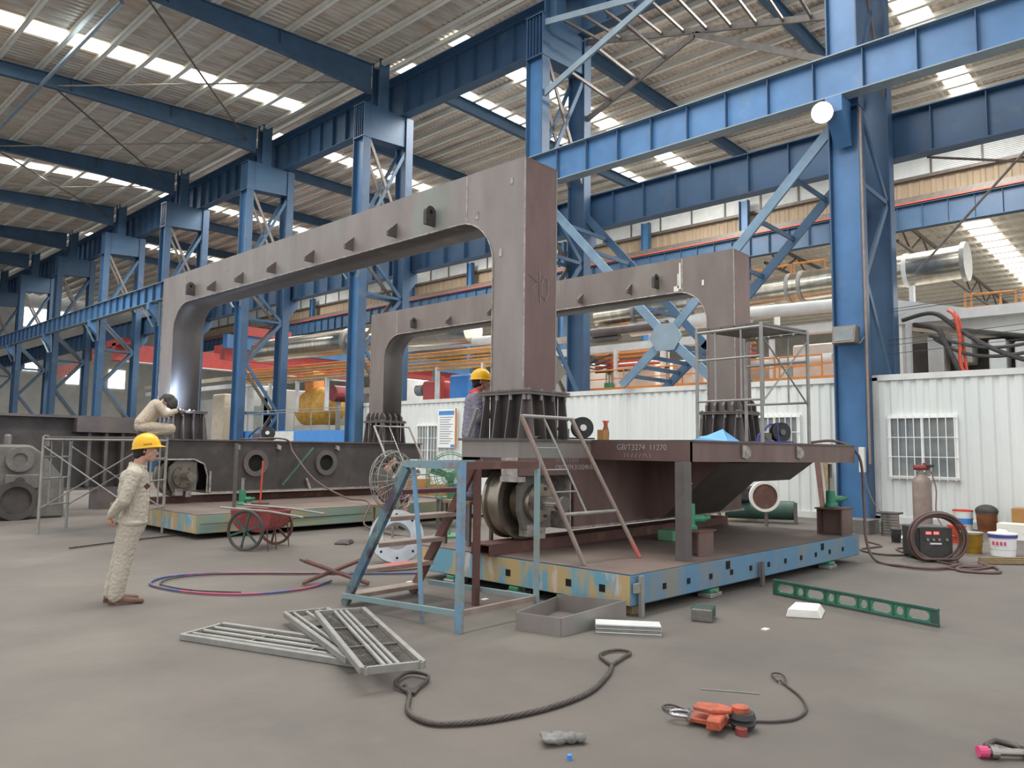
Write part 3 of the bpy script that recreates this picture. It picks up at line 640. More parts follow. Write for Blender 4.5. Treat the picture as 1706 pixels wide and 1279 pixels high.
# -------- portals
def portal(lab, x0, x1, y0, y1, zb, zt, wl, zi, rad, mats, lugs, ears):
    t = thing('portal_frame', lab, 'steel portal', ((x0+x1)/2, y0, zb), group='steel portal frames of the machine')
    yi0, yi1 = y0+wl, y1-wl-.05
    out = [(y0, zb), (y0, zt), (y1, zt), (y1, zb), (yi1, zb)]
    inn = []
    for k in range(9): a = k/8*math.pi/2; inn.append((yi1-rad+rad*math.cos(a), zi-rad+rad*math.sin(a)))
    for k in range(9): a = math.pi/2+k/8*math.pi/2; inn.append((yi0+rad+rad*math.cos(a), zi-rad+rad*math.sin(a)))
    prof = out+inn+[(yi0, zb)]
    for x, nm in ((x0, 'side_plate'), (x1-.02, 'side_plate')):
        # split concave polygon into quads to keep shading clean
        b = MB(); b.prism([(y0, zb), (yi0, zb), (yi0, zi-rad), (y0, zi-rad)], 0, x, x+.02).prism([(y1, zb), (yi1, zb), (yi1, zi-rad), (y1, zi-rad)], 0, x, x+.02)
        b.prism([(y0, zi-rad), (yi0, zi-rad)]+[p for p in inn[9:][::-1]][1:]+[(yi0+rad, zt), (y0, zt)], 0, x, x+.02)
        b.prism([(y1, zi-rad), (yi1, zi-rad)]+inn[1:9]+[(yi1-rad, zt), (y1, zt)], 0, x, x+.02)
        b.prism([(yi0+rad, zi), (yi1-rad, zi), (yi1-rad, zt), (yi0+rad, zt)], 0, x, x+.02)
        b.build(nm, mats[0], t)
    # rims (flanges) slightly inset
    def strip(pts, th, m_, nm, xa=x0+.0, xb=x1):
        b = MB(); n = len(pts); vs = []
        for (y, z) in pts: vs += [(xa+.01, y, z), (xb-.01, y, z)]
        b.add(vs, [(2*i, 2*i+2, 2*i+3, 2*i+1) for i in range(n-1)]); o = b.build(nm, m_, t)
        md = o.modifiers.new('s', 'SOLIDIFY'); md.thickness = th; md.offset = 0; return o
    strip([(y0+.012, zb), (y0+.012, zt)], .02, mats[1], 'outer_plate')
    strip([(y1-.012, zb), (y1-.012, zt)], .02, mats[1], 'outer_plate')
    strip([(y0, zt-.012), (y1, zt-.012)], .02, mats[1], 'top_plate')
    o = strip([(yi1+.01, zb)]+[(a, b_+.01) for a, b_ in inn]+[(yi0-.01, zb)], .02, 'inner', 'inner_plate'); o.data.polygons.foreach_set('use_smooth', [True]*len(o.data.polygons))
    # weld seams
    for y in (y0+wl+rad*.8, y1-wl-rad*.9):
        MB().box(x0-.004, x0, y-.012, y+.012, zi+.02, zt-.02).build('weld_seam', 'weld', t)
    MB().box(x0-.008, x0+.006, y0-.006, y0+.006, zb, zt).build('corner_weld', 'weld', t)
    MB().box(x0-.008, x0+.006, y1-.006, y1+.004, zb, zt).build('corner_weld', 'weld', t)
    MB().tube([(x0-.004, yi0+.0, zb)]+[(x0-.004, a, b_) for a, b_ in inn[::-1]], .011, 5).build('edge_weld', 'weld', t)
    for y, z, kind in lugs:
        b = MB()
        if kind == 0: b.add([(x0, y-.02, z-.1), (x0-.16, y-.02, z-.1), (x0-.16, y-.02, z-.03), (x0, y-.02, z+.11), (x0, y+.02, z-.1), (x0-.16, y+.02, z-.1), (x0-.16, y+.02, z-.03), (x0, y+.02, z+.11)], [(0, 1, 2, 3), (7, 6, 5, 4), (0, 4, 5, 1), (1, 5, 6, 2), (2, 6, 7, 3), (0, 3, 7, 4)])
        else:
            pl = [(x0, z-.12), (x0-.17, z-.12)]+[(x0-.085+.085*math.cos(q*math.pi/8), z+.06+.085*math.sin(q*math.pi/8)) for q in range(8, -1, -1)]
            b.prism(pl, 1, y-.03, y+.03)
            MB().cyl((x0-.085, y-.034, z+.06), (x0-.085, y+.034, z+.06), .03, 12).build('lug_hole', 'hole', t)
        b.build('lug', 'steel_dark' if kind else 'steel_mid', t)
    if ears:
        for i in range(4):
            y = y0+.02+(wl-.04)*i/3
            for yy in (y, y1-wl+.0+(wl)*i/3-.02): MB().prism([(x0, zb), (x0-.1, zb), (x0-.1, zb+.1), (x0-.05, zb+.2), (x0, zb+.22)], 1, yy-.02, yy+.02).build('ear_rib', 'steel_mid', t)
        for i in range(4):
            x = x0+.03+(x1-x0-.06)*i/3; MB().prism([(y0, zb), (y0-.1, zb), (y0-.1, zb+.1), (y0-.05, zb+.2), (y0, zb+.22)], 0, x-.02, x+.02).build('ear_rib', 'steel_mid', t)
            MB().prism([(y1-wl-.05, zb), (y1-wl-.14, zb), (y1-wl-.14, zb+.1), (y1-wl-.05, zb+.2)], 0, x-.02, x+.02).build('ear_rib', 'steel_mid', t)
    return t
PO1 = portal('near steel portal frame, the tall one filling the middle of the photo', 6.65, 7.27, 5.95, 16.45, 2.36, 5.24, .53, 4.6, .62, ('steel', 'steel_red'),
       [(14.95, 4.8, 1), (14.05, 4.75, 0), (12.95, 4.75, 0), (11.8, 4.76, 0), (10.6, 4.76, 0), (9.5, 4.77, 0), (8.45, 4.78, 0), (7.62, 4.8, 1)], False)
for pts_ in ([(6.74, 3.78), (6.90, 3.70), (6.78, 3.62)], [(6.93, 3.86), (6.95, 3.45)], [(7.03, 3.8), (6.97, 3.7), (6.98, 3.55), (7.05, 3.5), (7.1, 3.6), (7.09, 3.75), (7.03, 3.8)]):
    MB().tube([(x_, 5.945, z_) for x_, z_ in pts_], .004, 5).build('chalk_mark', 'chalk', PO1)
for (y, z, r) in ((6.17, 4.98, .04), (6.78, 4.66, .05), (6.35, 4.1, .05), (13.6, 5.02, .03), (12.0, 5.0, .03)):
    MB().box(6.643, 6.65, y-r*.5, y+r*.5, z-r, z+r).build('grinding_spot', 'weld', PO1)
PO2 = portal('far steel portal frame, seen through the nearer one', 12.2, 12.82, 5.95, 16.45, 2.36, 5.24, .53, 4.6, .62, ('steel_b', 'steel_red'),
       [(14.6, 4.8, 1), (13.3, 4.75, 0), (11.9, 4.8, 0), (10.5, 4.8, 0), (9.3, 4.76, 0), (8.1, 4.8, 0), (7.5, 4.85, 1)], True)
for y_, z0_, z1_, w_ in ((7.02, 4.65, 5.15, .018), (7.06, 4.68, 4.95, .012), (7.1, 4.62, 4.72, .05), (6.55, 4.66, 4.76, .02)):
    MB().box(12.192, 12.2, y_-w_, y_+w_, z0_, z1_).build('weld_spatter', 'papery', PO2)
# ================= PEOPLE =================
def cap(b, p0, r0, p1, r1, n=14, sq=1.0):
    p0 = Vector(p0); p1 = Vector(p1); k = max(2, int((p1-p0).length/(min(r0, r1)*.45)))
    for i in range(k+1):
        f = i/k; p = p0.lerp(p1, f); r = r0+(r1-r0)*f
        b.sph(p, (r, r*sq, r), 12, 8)
    return b
def organic(b, name, mt, parent, vox=.012, sm=4):
    o = b.build(name, mt, parent, smooth=True, world=False)
    r = o.modifiers.new('r', 'REMESH'); r.mode = 'VOXEL'; r.voxel_size = vox; r.use_smooth_shade = True
    q = o.modifiers.new('s', 'SMOOTH'); q.factor = .6; q.iterations = sm
    return o
def folds(o, st=.012, sc_=.09):
    tx = bpy.data.textures.get('folds') or bpy.data.textures.new('folds', 'CLOUDS'); tx.noise_scale = sc_
    d = o.modifiers.new('d', 'DISPLACE'); d.texture = tx; d.strength = st; d.mid_level = .5; d.texture_coords = 'LOCAL'
    return o
def head(b, c, yaw=0, pitch=0, k=1.0):
    """head in profile toward +X, c = centre of skull; adds shells to body mesh b"""
    M = Matrix.Rotation(yaw, 3, 'Z') @ Matrix.Rotation(-pitch, 3, 'Y')
    def P(x, y, z): return Vector(c)+M @ Vector((x*k, y*k, z*k))
    def S(p, r): b.sph(P(*p), r*k, 12, 8)
    for p, r in (((-.015, 0, .03), .088), ((.015, 0, .02), .082), ((.035, 0, -.02), .066), ((.045, 0, -.06), .05), ((.06, 0, -.085), .032), ((.0, 0, -.05), .06),
                 ((.0, .035, .01), .055), ((.0, -.035, .01), .055), ((.03, .028, -.035), .042), ((.03, -.028, -.035), .042), ((.085, 0, .03), .025), ((.075, .028, .035), .024), ((.075, -.028, .035), .024)): S(p, r)
    for i in range(6): S((.092+.0045*i, 0, .015-.009*i), .009+.0012*i)         # nose
    S((.107, .012, -.034), .010); S((.107, -.012, -.034), .010)
    for i in range(-3, 4): S((.094-abs(i)*.0035, i*.0065, -.056), .0085); S((.092-abs(i)*.0035, i*.006, -.068), .009)  # lips
    for y in (-1, 1):
        for i in range(4): S((-.005-.004*i, y*(.079+.002*i), .012-.012*i+.01), .013)   # ears
    return P
def eyes(parent, P, k=1.0):
    for y in (-1, 1):
        MB().sph(P(.0835, y*.03, .008), .0125*k).build('eye', 'white', parent, smooth=True, world=False)
        MB().sph(P(.0925, y*.03, .008), .006*k).build('pupil', 'hair', parent, smooth=True, world=False)
        MB().bar(P(.098, y*.014, .028), P(.088, y*.047, .027), .007*k, .007*k).build('eyebrow', 'hair', parent, world=False)
def hand(b, wrist, d, n, side, curl=.5, k=1.0):
    """wrist point, d = direction of the hand, n = palm normal (fingers curl toward n), side=+1/-1 for the thumb side"""
    d = Vector(d).normalized(); n = Vector(n); n = (n-d*n.dot(d)).normalized(); t = d.cross(n)*side
    w = Vector(wrist)
    for f in range(5):
        q = w+d*(.018*f); hw = .022+.004*min(f, 3)
        for j in (-1, 0, 1): b.sph(q+t*hw*j*.8*k, .0145*k, 8, 6)
    for i, L in enumerate((.070, .080, .075, .058)):
        base = w+d*.082*k+t*(.030-.020*i)*k; p = base; dd = d.copy(); r = .0092*k
        for sgm in range(3):
            a = curl*(.5+.45*sgm); dd = (d*math.cos(a*(1+sgm*.35))+n*math.sin(a*(1+sgm*.35))).normalized()
            q = p+dd*L*k*(.45, .31, .24)[sgm]; cap(b, p, r, q, r*.9); p = q; r *= .92
    p = w+d*.02+t*.032*k; q = p+(d*.6+t*.55+n*.35).normalized()*.042*k; cap(b, p, .012*k, q, .0105*k)
    cap(b, q, .0105*k, q+(d*.85+n*.45).normalized()*.032*k, .009*k)
def hardhat(parent, c, tilt=0, name='hard_hat', label=None):
    M = Matrix.Rotation(-tilt, 3, 'Y'); c = Vector(c)
    prof = [(.0, .135), (.04, .132), (.08, .115), (.11, .085), (.13, .04), (.137, 0), (.139, -.012)]
    n = 40; vs = []
    for ring, (r, z) in enumerate(prof):
        for k in range(n):
            a = 2*math.pi*k/n; e = 1.03
            rr = r
            vs.append(c+M @ Vector((math.cos(a)*rr*e, math.sin(a)*rr*.97, z)))
    # brim ring: wide peak at the front
    for k in range(n):
        a = 2*math.pi*k/n; fx = max(0, math.cos(a))**2.2
        vs.append(c+M @ Vector((math.cos(a)*(.139*1.03+.010+.042*fx), math.sin(a)*(.136+.008), -.022-.012*fx)))
    fs = [tuple(range(n))]
    for i in range(len(prof)):
        for k in range(n): fs.append((i*n+k, (i+1)*n+k, (i+1)*n+(k+1) % n, i*n+(k+1) % n))
    b = MB().add(vs, fs); o = b.build(name, 'helmet', parent, smooth=True, world=False)
    md = o.modifiers.new('s', 'SOLIDIFY'); md.thickness = .004
    r = MB()
    for j in (-1, 0, 1): r.tube([c+M @ Vector((math.cos(a)*.115*1.03, j*.03, .035+math.sin(a)*.1)) for a in [math.pi*q/8 for q in range(1, 8)]], .006, 6)
    r.build('helmet_ridge', 'helmet', o if False else parent, smooth=True, world=False)
    return o
def shoe(parent, heel, d, mt='shoe', L=.27):
    heel = Vector(heel); d = Vector(d).normalized(); sd = Vector((-d.y, d.x, 0)); b = MB()
    for i in range(12):
        f = i/11; p = heel+d*(f*L-.02); h = .05-.022*f if f > .45 else .05; wdt = .037+.013*math.sin(math.pi*min(1, f*1.15))
        b.sph(p+Vector((0, 0, h*.9)), (wdt*.95, wdt*.95, h), 10, 6)
    b.sph(heel+Vector((0, 0, .085)), (.05, .045, .05)); b.sph(heel+d*.04+Vector((0, 0, .09)), (.05, .045, .04))
    o = organic(b, 'shoe', mt, parent, .008)
    s_ = MB()
    pts = []
    for i in range(24):
        a = 2*math.pi*i/24; x = (math.cos(a)*.5+.5)*L-.055; pts.append(heel+d*x+sd*math.sin(a)*(.05 if x > .1 else .042))
    vs = [Vector((p.x, p.y, .0+heel.z)) for p in pts]+[Vector((p.x, p.y, .026+heel.z)) for p in pts]; n = 24
    s_.add(vs, [tuple(range(n)), tuple(range(n, 2*n))]+[(i, (i+1) % n, n+(i+1) % n, n+i) for i in range(n)]).build('sole', 'rubber' if mt != 'shoe' else 'rust', o, world=False)
    return o
# ---- standing man, seen from his right side, hands clasped behind his back
pm = thing('person', 'person in beige work suit and yellow hard hat, standing on the floor, hands behind back', 'person', (3.10, 8.45, 0), R(-20.5))
b = MB()
P = head(b, (.205, 0, 1.585), pitch=0)
cap(b, (.17, 0, 1.53), .056, (.125, 0, 1.40), .06)
for y in (-1, 1): cap(b, (.12, y*.02, 1.36), .06, (.11, y*.15, 1.33), .045)
cap(b, (.12, 0, 1.30), .09, (.12, 0, 1.0), .09); cap(b, (.10, .07, .95), .09, (.03, .09, .5), .055); cap(b, (.10, -.07, .95), .09, (.05, -.10, .5), .055)
cap(b, (.03, .09, .5), .052, (-.03, .09, .1), .035); cap(b, (.05, -.10, .5), .052, (.0, -.10, .1), .035)
for y in (-1, 1):
    cap(b, (.09, y*.2, 1.34), .05, (.02, y*.27, 1.07), .042); cap(b, (.02, y*.27, 1.07), .04, (-.10, y*.09, .90), .028)
hand(b, (-.09, -.08, .89), (-.1, .75, -.65), (.7, .3, -.3), 1, 1.1, .92)
hand(b, (-.10, .08, .90), (-.25, -.8, -.5), (.6, -.5, -.2), -1, 1.1, .92)
body = organic(b, 'body', 'skin', pm, .0065, 3)
eyes(pm, P)
b = MB(); b.sph((.165, 0, 1.60), (.098, .088, .09)); b.sph((.13, 0, 1.545), (.05, .07, .055)); cap(b, (.20, -.086, 1.60), .012, (.19, -.086, 1.56), .01); cap(b, (.20, .086, 1.60), .012, (.19, .086, 1.56), .01)
organic(b, 'hair', 'hair', pm, .008, 2)
h1 = hardhat(pm, (.205, 0, 1.64), .14)
for i in range(4):
    MB().box(.175+.022*i, .188+.022*i, -.1405, -.139, 1.645+.003*i, 1.66+.003*i).build('helmet_mark', 'galv_dark', h1, world=False)
# jacket
b = MB()
cap(b, (.13, 0, 1.30), .122, (.135, 0, 1.05), .132); cap(b, (.135, 0, 1.05), .132, (.115, 0, .86), .14)
for y in (-1, 1):
    cap(b, (.115, y*.08, 1.32), .11, (.125, y*.09, .86), .115); cap(b, (.11, y*.05, 1.375), .085, (.10, y*.17, 1.335), .085)
    cap(b, (.10, y*.18, 1.335), .078, (.02, y*.265, 1.07), .062); cap(b, (.02, y*.265, 1.07), .062, (-.085, y*.115, .925), .045)
b.sph((.07, 0, 1.15), (.12, .18, .2)); b.sph((.07, 0, 1.28), (.11, .17, .12))
for k in range(14): a = 2*math.pi*k/14; b.sph((.135+.075*math.cos(a), .07*math.sin(a), 1.43+.018*math.cos(a+3.14)), .022)
jk = folds(organic(b, 'jacket', 'khaki', pm, .011, 3), .02, .16)
for z, x0 in ((.855, .12),):
    b = MB(); n = 28
    b.tube([(x0-.01+.115*math.cos(2*math.pi*k/n), .195*math.sin(2*math.pi*k/n), z-.02) for k in range(n)], .033, 8, closed=True); folds(b.build('waistband', 'khaki', jk, smooth=True, world=False), .008)
MB().bar((.21, -.237, 1.20), (.245, -.222, 1.235), .006, .05).build('breast_patch', 'maroon', jk, world=False)
# trousers
b = MB()
cap(b, (.115, 0, .86), .145, (.105, 0, .80), .14)
cap(b, (.105, -.085, .84), .125, (.055, -.10, .50), .092); cap(b, (.055, -.10, .50), .09, (.0, -.10, .14), .078); cap(b, (.0, -.10, .14), .078, (-.005, -.1, .09), .075)
cap(b, (.10, .085, .84), .125, (.03, .09, .50), .092); cap(b, (.03, .09, .50), .09, (-.045, .09, .14), .078); cap(b, (-.045, .09, .14), .078, (-.05, .09, .09), .075)
folds(organic(b, 'trousers', 'khaki', pm, .011, 3), .022, .16)
shoe(pm, (-.02, -.1, 0), (1, -.06, 0)); shoe(pm, (-.07, .09, 0), (1, .1, 0))
# ---- welder kneeling on the scaffold
pw = thing('person', 'person in beige work suit and dark hood, kneeling on scaffold, welding', 'person', (6.03, 15.35, 1.80), R(-20))
b = MB()
head(b, (.36, 0, .74), pitch=-.7)
cap(b, (.30, 0, .72), .055, (.18, 0, .68), .06); cap(b, (.16, 0, .62), .12, (-.05, 0, .25), .12)
for y in (-1, 1):
    cap(b, (-.05, y*.09, .2), .085, (.42, y*.14, .17), .06); cap(b, (.42, y*.14, .14), .055, (.02, y*.12, .09), .045)
    cap(b, (.17, y*.18, .64), .05, (.32, y*.22, .46), .042); cap(b, (.32, y*.22, .46), .04, (.55, y*.1, .54), .03)
hand(b, (.545, -.1, .54), (1, .25, -.05), (.1, .5, -.8), -1, .9, .8); hand(b, (.545, .1, .54), (1, -.3, -.05), (.1, -.5, -.8), 1, .9, .8)
organic(b, 'body', 'skin', pw, .008, 3)
b = MB()
for (w0, d) in (((.53, -.1, .54), (1, .25, -.05)), ((.53, .1, .54), (1, -.3, -.05))):
    hand(b, w0, d, (.1, -w0[1]*5, -.8), -1 if w0[1] < 0 else 1, .9, 1.25); cap(b, (w0[0]-.06, w0[1]*1.05, w0[2]-.01), .05, w0, .045)
organic(b, 'welding_gloves', 'rubber', pw, .008, 2)
b = MB()
cap(b, (.14, 0, .60), .16, (-.07, 0, .28), .17)
for y in (-1, 1):
    cap(b, (.14, y*.09, .62), .125, (-.08, y*.08, .3), .13); cap(b, (.17, y*.19, .63), .085, (.31, y*.23, .46), .07); cap(b, (.31, y*.23, .46), .07, (.5, y*.11, .53), .05)
for k in range(12): a = 2*math.pi*k/12; b.sph((.235+.03*math.sin(a), .07*math.cos(a), .71+.06*math.sin(a)), .024)
folds(organic(b, 'jacket', 'khaki2', pw, .012, 3), .02, .16)
b = MB()
b.sph((-.08, 0, .22), (.16, .19, .15))
for y in (-1, 1): cap(b, (-.06, y*.1, .2), .12, (.42, y*.14, .18), .09); cap(b, (.42, y*.14, .15), .085, (.05, y*.12, .085), .07)
folds(organic(b, 'trousers', 'khaki2', pw, .012, 3), .02, .16)
shoe(pw, (-.13, -.12, 0), (.9, .1, 0), 'darkshoe'); shoe(pw, (-.13, .12, 0), (.9, -.1, 0), 'darkshoe')
b = MB(); b.sph((.36, 0, .775), (.125, .105, .10)); b.sph((.42, 0, .69), (.115, .11, .13)); b.sph((.46, 0, .66), (.07, .09, .1)); cap(b, (.30, 0, .80), .08, (.22, 0, .74), .06)
organic(b, 'welding_hood', 'rubber', pw, .01, 2)
MB().bar((.545, -.05, .69), (.545, .05, .69), .01, .06).build('dark_visor', 'black', pw, world=False)
# arc and torch
t = thing('welding_torch', 'welding torch with a glowing blue white arc at the left portal leg', 'torch', (6.45, 15.72, 2.36))
MB().tube([(6.25, 15.5, 2.36), (6.38, 15.6, 2.42), (6.55, 15.72, 2.40)], .015, 8).build('torch_neck', 'black', t)
MB().sph((6.61, 15.76, 2.40), .035).build('arc_flame', 'arc', t, smooth=True)
b = MB(); random.seed(3)
for k in range(9): b.sph((6.6+random.uniform(-.1, .5), 15.7+random.uniform(-.04, .02), 2.37+random.uniform(0, .03)), .014)
b.build('glowing_seam', 'arc', t)
l = bpy.data.lights.new('welding_arc', 'POINT'); l.energy = 32; l.color = (.5, .68, 1); l.shadow_soft_size = .05; lo = bpy.data.objects.new('welding_arc', l); C.objects.link(lo); lo.location = (6.55, 15.68, 2.55)
# ---- worker behind the near pedestal
pk = thing('person', 'person in grey jacket with red collar and yellow hard hat behind the near pedestal', 'person', (6.93, 7.08, .98), R(-38))
b = MB()
P = head(b, (.10, 0, 1.55), pitch=-.12)
cap(b, (.07, 0, 1.50), .055, (.03, 0, 1.38), .06)
cap(b, (.02, 0, 1.32), .11, (0, 0, .98), .105)
for y in (-1, 1):
    cap(b, (0, y*.09, .95), .09, (0, y*.1, .5), .055); cap(b, (0, y*.1, .5), .052, (-.02, y*.1, .1), .035)
    cap(b, (.02, y*.19, 1.34), .05, (.05, y*.24, 1.07), .042); cap(b, (.05, y*.24, 1.07), .04, (.27, y*.14, 1.14), .03)
hand(b, (.27, -.14, 1.14), (1, .3, .1), (0, .5, -.7), -1, .8); hand(b, (.27, .14, 1.14), (1, -.3, .1), (0, -.5, -.7), 1, .8)
organic(b, 'body', 'skin', pk, .007, 3)
eyes(pk, P)
b = MB(); b.sph((.07, 0, 1.56), (.095, .088, .09)); b.sph((.03, 0, 1.51), (.05, .07, .05)); organic(b, 'hair', 'hair', pk, .008, 2)
hardhat(pk, (.095, 0, 1.60), .0)
MB().tube([(.10, -.09, 1.58), (.12, -.075, 1.50), (.15, -.03, 1.455), (.15, .03, 1.455), (.12, .075, 1.5), (.10, .09, 1.58)], .004, 6).build('chin_strap', 'black', pk, world=False)
b = MB()
cap(b, (.02, 0, 1.28), .14, (0, 0, .86), .15)
for y in (-1, 1):
    cap(b, (.02, y*.08, 1.3), .12, (0, y*.09, .84), .125); cap(b, (.02, y*.19, 1.33), .085, (.05, y*.25, 1.07), .075); cap(b, (.05, y*.25, 1.07), .072, (.24, y*.15, 1.14), .05)
folds(organic(b, 'jacket', 'greycloth', pk, .011, 3), .02, .16)
b = MB()
for k in range(14): a = 2*math.pi*k/14; b.sph((.035+.075*math.cos(a), .075*math.sin(a), 1.42), .024)
cap(b, (.03, .05, 1.38), .085, (.02, .15, 1.37), .075); cap(b, (.03, -.05, 1.38), .085, (.02, -.15, 1.37), .075); cap(b, (.12, 0, 1.38), .05, (.14, 0, 1.24), .025)
organic(b, 'collar', 'redcloth', pk, .01, 2)
b = MB(); cap(b, (0, 0, .88), .14, (0, 0, .82), .135)
for y in (-1, 1): cap(b, (0, y*.085, .84), .12, (0, y*.1, .5), .09); cap(b, (0, y*.1, .5), .09, (-.02, y*.1, .1), .075)
folds(organic(b, 'trousers', 'greycloth', pk, .011, 3), .02, .16)
shoe(pk, (-.05, -.1, 0), (1, -.1, 0), 'darkshoe'); shoe(pk, (-.05, .1, 0), (1, .1, 0), 'darkshoe')
t = thing('work_stool', 'steel work stool behind the near wheel, under the worker in grey', 'stool', (6.95, 7.1, .41))
MB().box(6.72, 7.2, 6.9, 7.42, .94, .98).build('stool_top', 'wood', t)
for x in (6.75, 7.15):
    for y in (6.93, 7.38): MB().box(x-.02, x+.02, y-.02, y+.02, .415, .94).build('leg', 'galv_dark', t)
# ---- seated person behind the fan, only the head shows above the stair
pq = thing('person', 'dark haired person in a brown shirt sitting behind the big cage fan', 'person', (9.6, 12.3, 0), R(-30))
b = MB(); P = head(b, (.08, 0, 1.38)); cap(b, (.05, 0, 1.33), .055, (0, 0, 1.2), .06); cap(b, (0, 0, 1.12), .12, (-.02, 0, .7), .12)
for y in (-1, 1):
    cap(b, (0, y*.1, .64), .085, (.38, y*.14, .62), .062); cap(b, (.38, y*.14, .62), .055, (.36, y*.14, .1), .038)
    cap(b, (0, y*.18, 1.15), .05, (.08, y*.24, .9), .04); cap(b, (.08, y*.24, .9), .04, (.28, y*.16, .78), .03)
hand(b, (.28, -.16, .78), (1, 0, -.2), (0, 0, -1), -1, .4); hand(b, (.28, .16, .78), (1, 0, -.2), (0, 0, -1), 1, .4)
organic(b, 'body', 'skin', pq, .009, 3); eyes(pq, P)
b = MB(); b.sph((.055, 0, 1.42), (.105, .095, .09)); b.sph((.0, 0, 1.37), (.05, .08, .07)); organic(b, 'hair', 'hair', pq, .009, 2)
b = MB(); cap(b, (0, 0, 1.1), .15, (-.02, 0, .72), .16)
for y in (-1, 1): cap(b, (0, y*.09, 1.12), .11, (-.02, y*.09, .7), .12); cap(b, (0, y*.19, 1.14), .08, (.08, y*.25, .9), .07)
organic(b, 'shirt', 'rust', pq, .012, 3)
b = MB()
for y in (-1, 1): cap(b, (0, y*.1, .64), .12, (.36, y*.14, .62), .09)
organic(b, 'shorts', 'maroon', pq, .012, 3)
shoe(pq, (.34, -.14, 0), (1, 0, 0), 'darkshoe'); shoe(pq, (.34, .14, 0), (1, 0, 0), 'darkshoe')
t = thing('stool', 'low wooden stool under the seated person behind the fan', 'stool', (9.55, 12.3, 0))
MB().box(9.37, 9.77, 12.1, 12.5, .45, .5).build('seat', 'wood', t)
for x in (9.4, 9.7):
    for y in (12.13, 12.43): MB().box(x, x+.04, y, y+.04, 0, .45).build('leg', 'wood', t)
# ================= STAIR PLATFORM AND THINGS ON THE FLOOR =================
def L(b, a, c, w=.05, t_=.005, up=(0, 0, 1)): return b.bar(a, c, w, w, up)
t = thing('step_platform', 'blue and rusty angle iron step platform with five treads, in front of the near wheel', 'step platform', (5.25, 5.6, 0))
zt = 1.53; X0, X1, Y0, Y1 = 4.76, 5.82, 5.0, 5.78
MB().box(X0-.03, X0+.03, Y0-.03, Y0+.03, 0, zt).build('leg', 'light_blue_paint', t)
MB().box(X1-.022, X1+.022, Y0-.022, Y0+.022, 0, zt).build('leg', 'teal_paint', t)
MB().box(X1-.14, X1-.08, Y1-.06, Y1, 0, zt).build('leg', 'rust', t)
MB().tube([(4.78, 5.53, 0), (4.78, 5.60, .8), (4.78, 5.72, zt)], .024, 10).build('leg', 'light_blue_paint', t)
for a, c_, mm in (((X0, Y0, zt-.035), (X0, Y1+.02, zt-.035), 'light_blue_paint'), ((X0, Y0, zt-.035), (X1, Y0, zt-.035), 'rust'), ((X1, Y0, zt-.035), (X1, Y1, zt-.035), 'rust'), ((X0, Y1, zt-.035), (X1, Y1, zt-.035), 'teal_paint')):
    MB().bar(a, c_, .05, .07).build('top_frame', mm, t)
MB().bar((X0, Y0, .17), (4.72, 6.72, .10), .035, .05).build('bottom_rail', 'teal_paint', t)
MB().bar((X0, Y0, .17), (X1, Y0, .17), .04, .05).build('bottom_rail', 'rustpipe', t)
MB().bar((X1, Y0, .17), (5.72, 6.5, .15), .04, .05).build('bottom_rail', 'teal_paint', t)
for x, mm in ((4.76, 'stringer_paint'), (5.68, 'rust')):
    MB().bar((x, Y1, zt-.07), (x+.0, 6.75, 0), .05, .1, (0, 1, 0)).build('stringer', mm, t)
for i in range(5):
    f = (i+.95)/5.4; y = Y1+.97*f; z = zt-.04-1.5*f
    b = MB().box(4.78, 5.68, y-.09, y+.1, z, z+.008).box(4.78, 5.68, y-.095, y-.085, z-.035, z+.004); b.build('tread', 'maroon' if i == 0 else 'rustpipe', t)
# stepladder frame leaning on the near deck
def aframe(lab, A, B, T0, T1, mt, rungs=3):
    t = thing('trestle_ladder', lab, 'ladder', A)
    MB().tube([A, T0], .026, 10).build('rail', mt, t); MB().tube([B, T1], .026, 10).build('rail', 'rustpipe', t)
    MB().tube([T0, T1], .022, 10).build('top_bar', 'galv', t)
    A, B, T0, T1 = map(Vector, (A, B, T0, T1)); MB().tube([A.lerp(T0, .33), B.lerp(T1, .33)], .02, 8).build('cross_bar', 'galv', t)
    m0 = T0.lerp(T1, .42); m1 = A.lerp(B, .42).lerp(m0, .33)
    MB().tube([m0, m1], .013, 8).build('inner_rail', 'galv', t)
    for i in range(rungs):
        f = .33+.6*(i+1)/(rungs+1); p = A.lerp(T0, f); q = m1.lerp(m0, (f-.33)/.67); MB().tube([p, q], .01, 6).build('rung', 'galv', t)
    return t
aframe('grey and red pipe trestle ladder leaning against the near carriage', (6.55, 4.95, .42), (7.5, 4.87, .42), (6.18, 5.55, 2.02), (7.08, 5.55, 2.02), 'rustpipe')
aframe('pipe trestle ladder leaning at the right end of the far carriage', (10.75, 13.15, .435), (11.85, 13.15, .435), (11.75, 15.62, 2.2), (12.9, 15.62, 2.2), 'galv')
tag(MB().tube([(6.55, 6.78, 1.80), (6.55, 6.62, 2.15)], .024, 8).build('leaning_pipe', 'galv'), 'short grey pipe leaning beside the worker in grey', 'pipe')
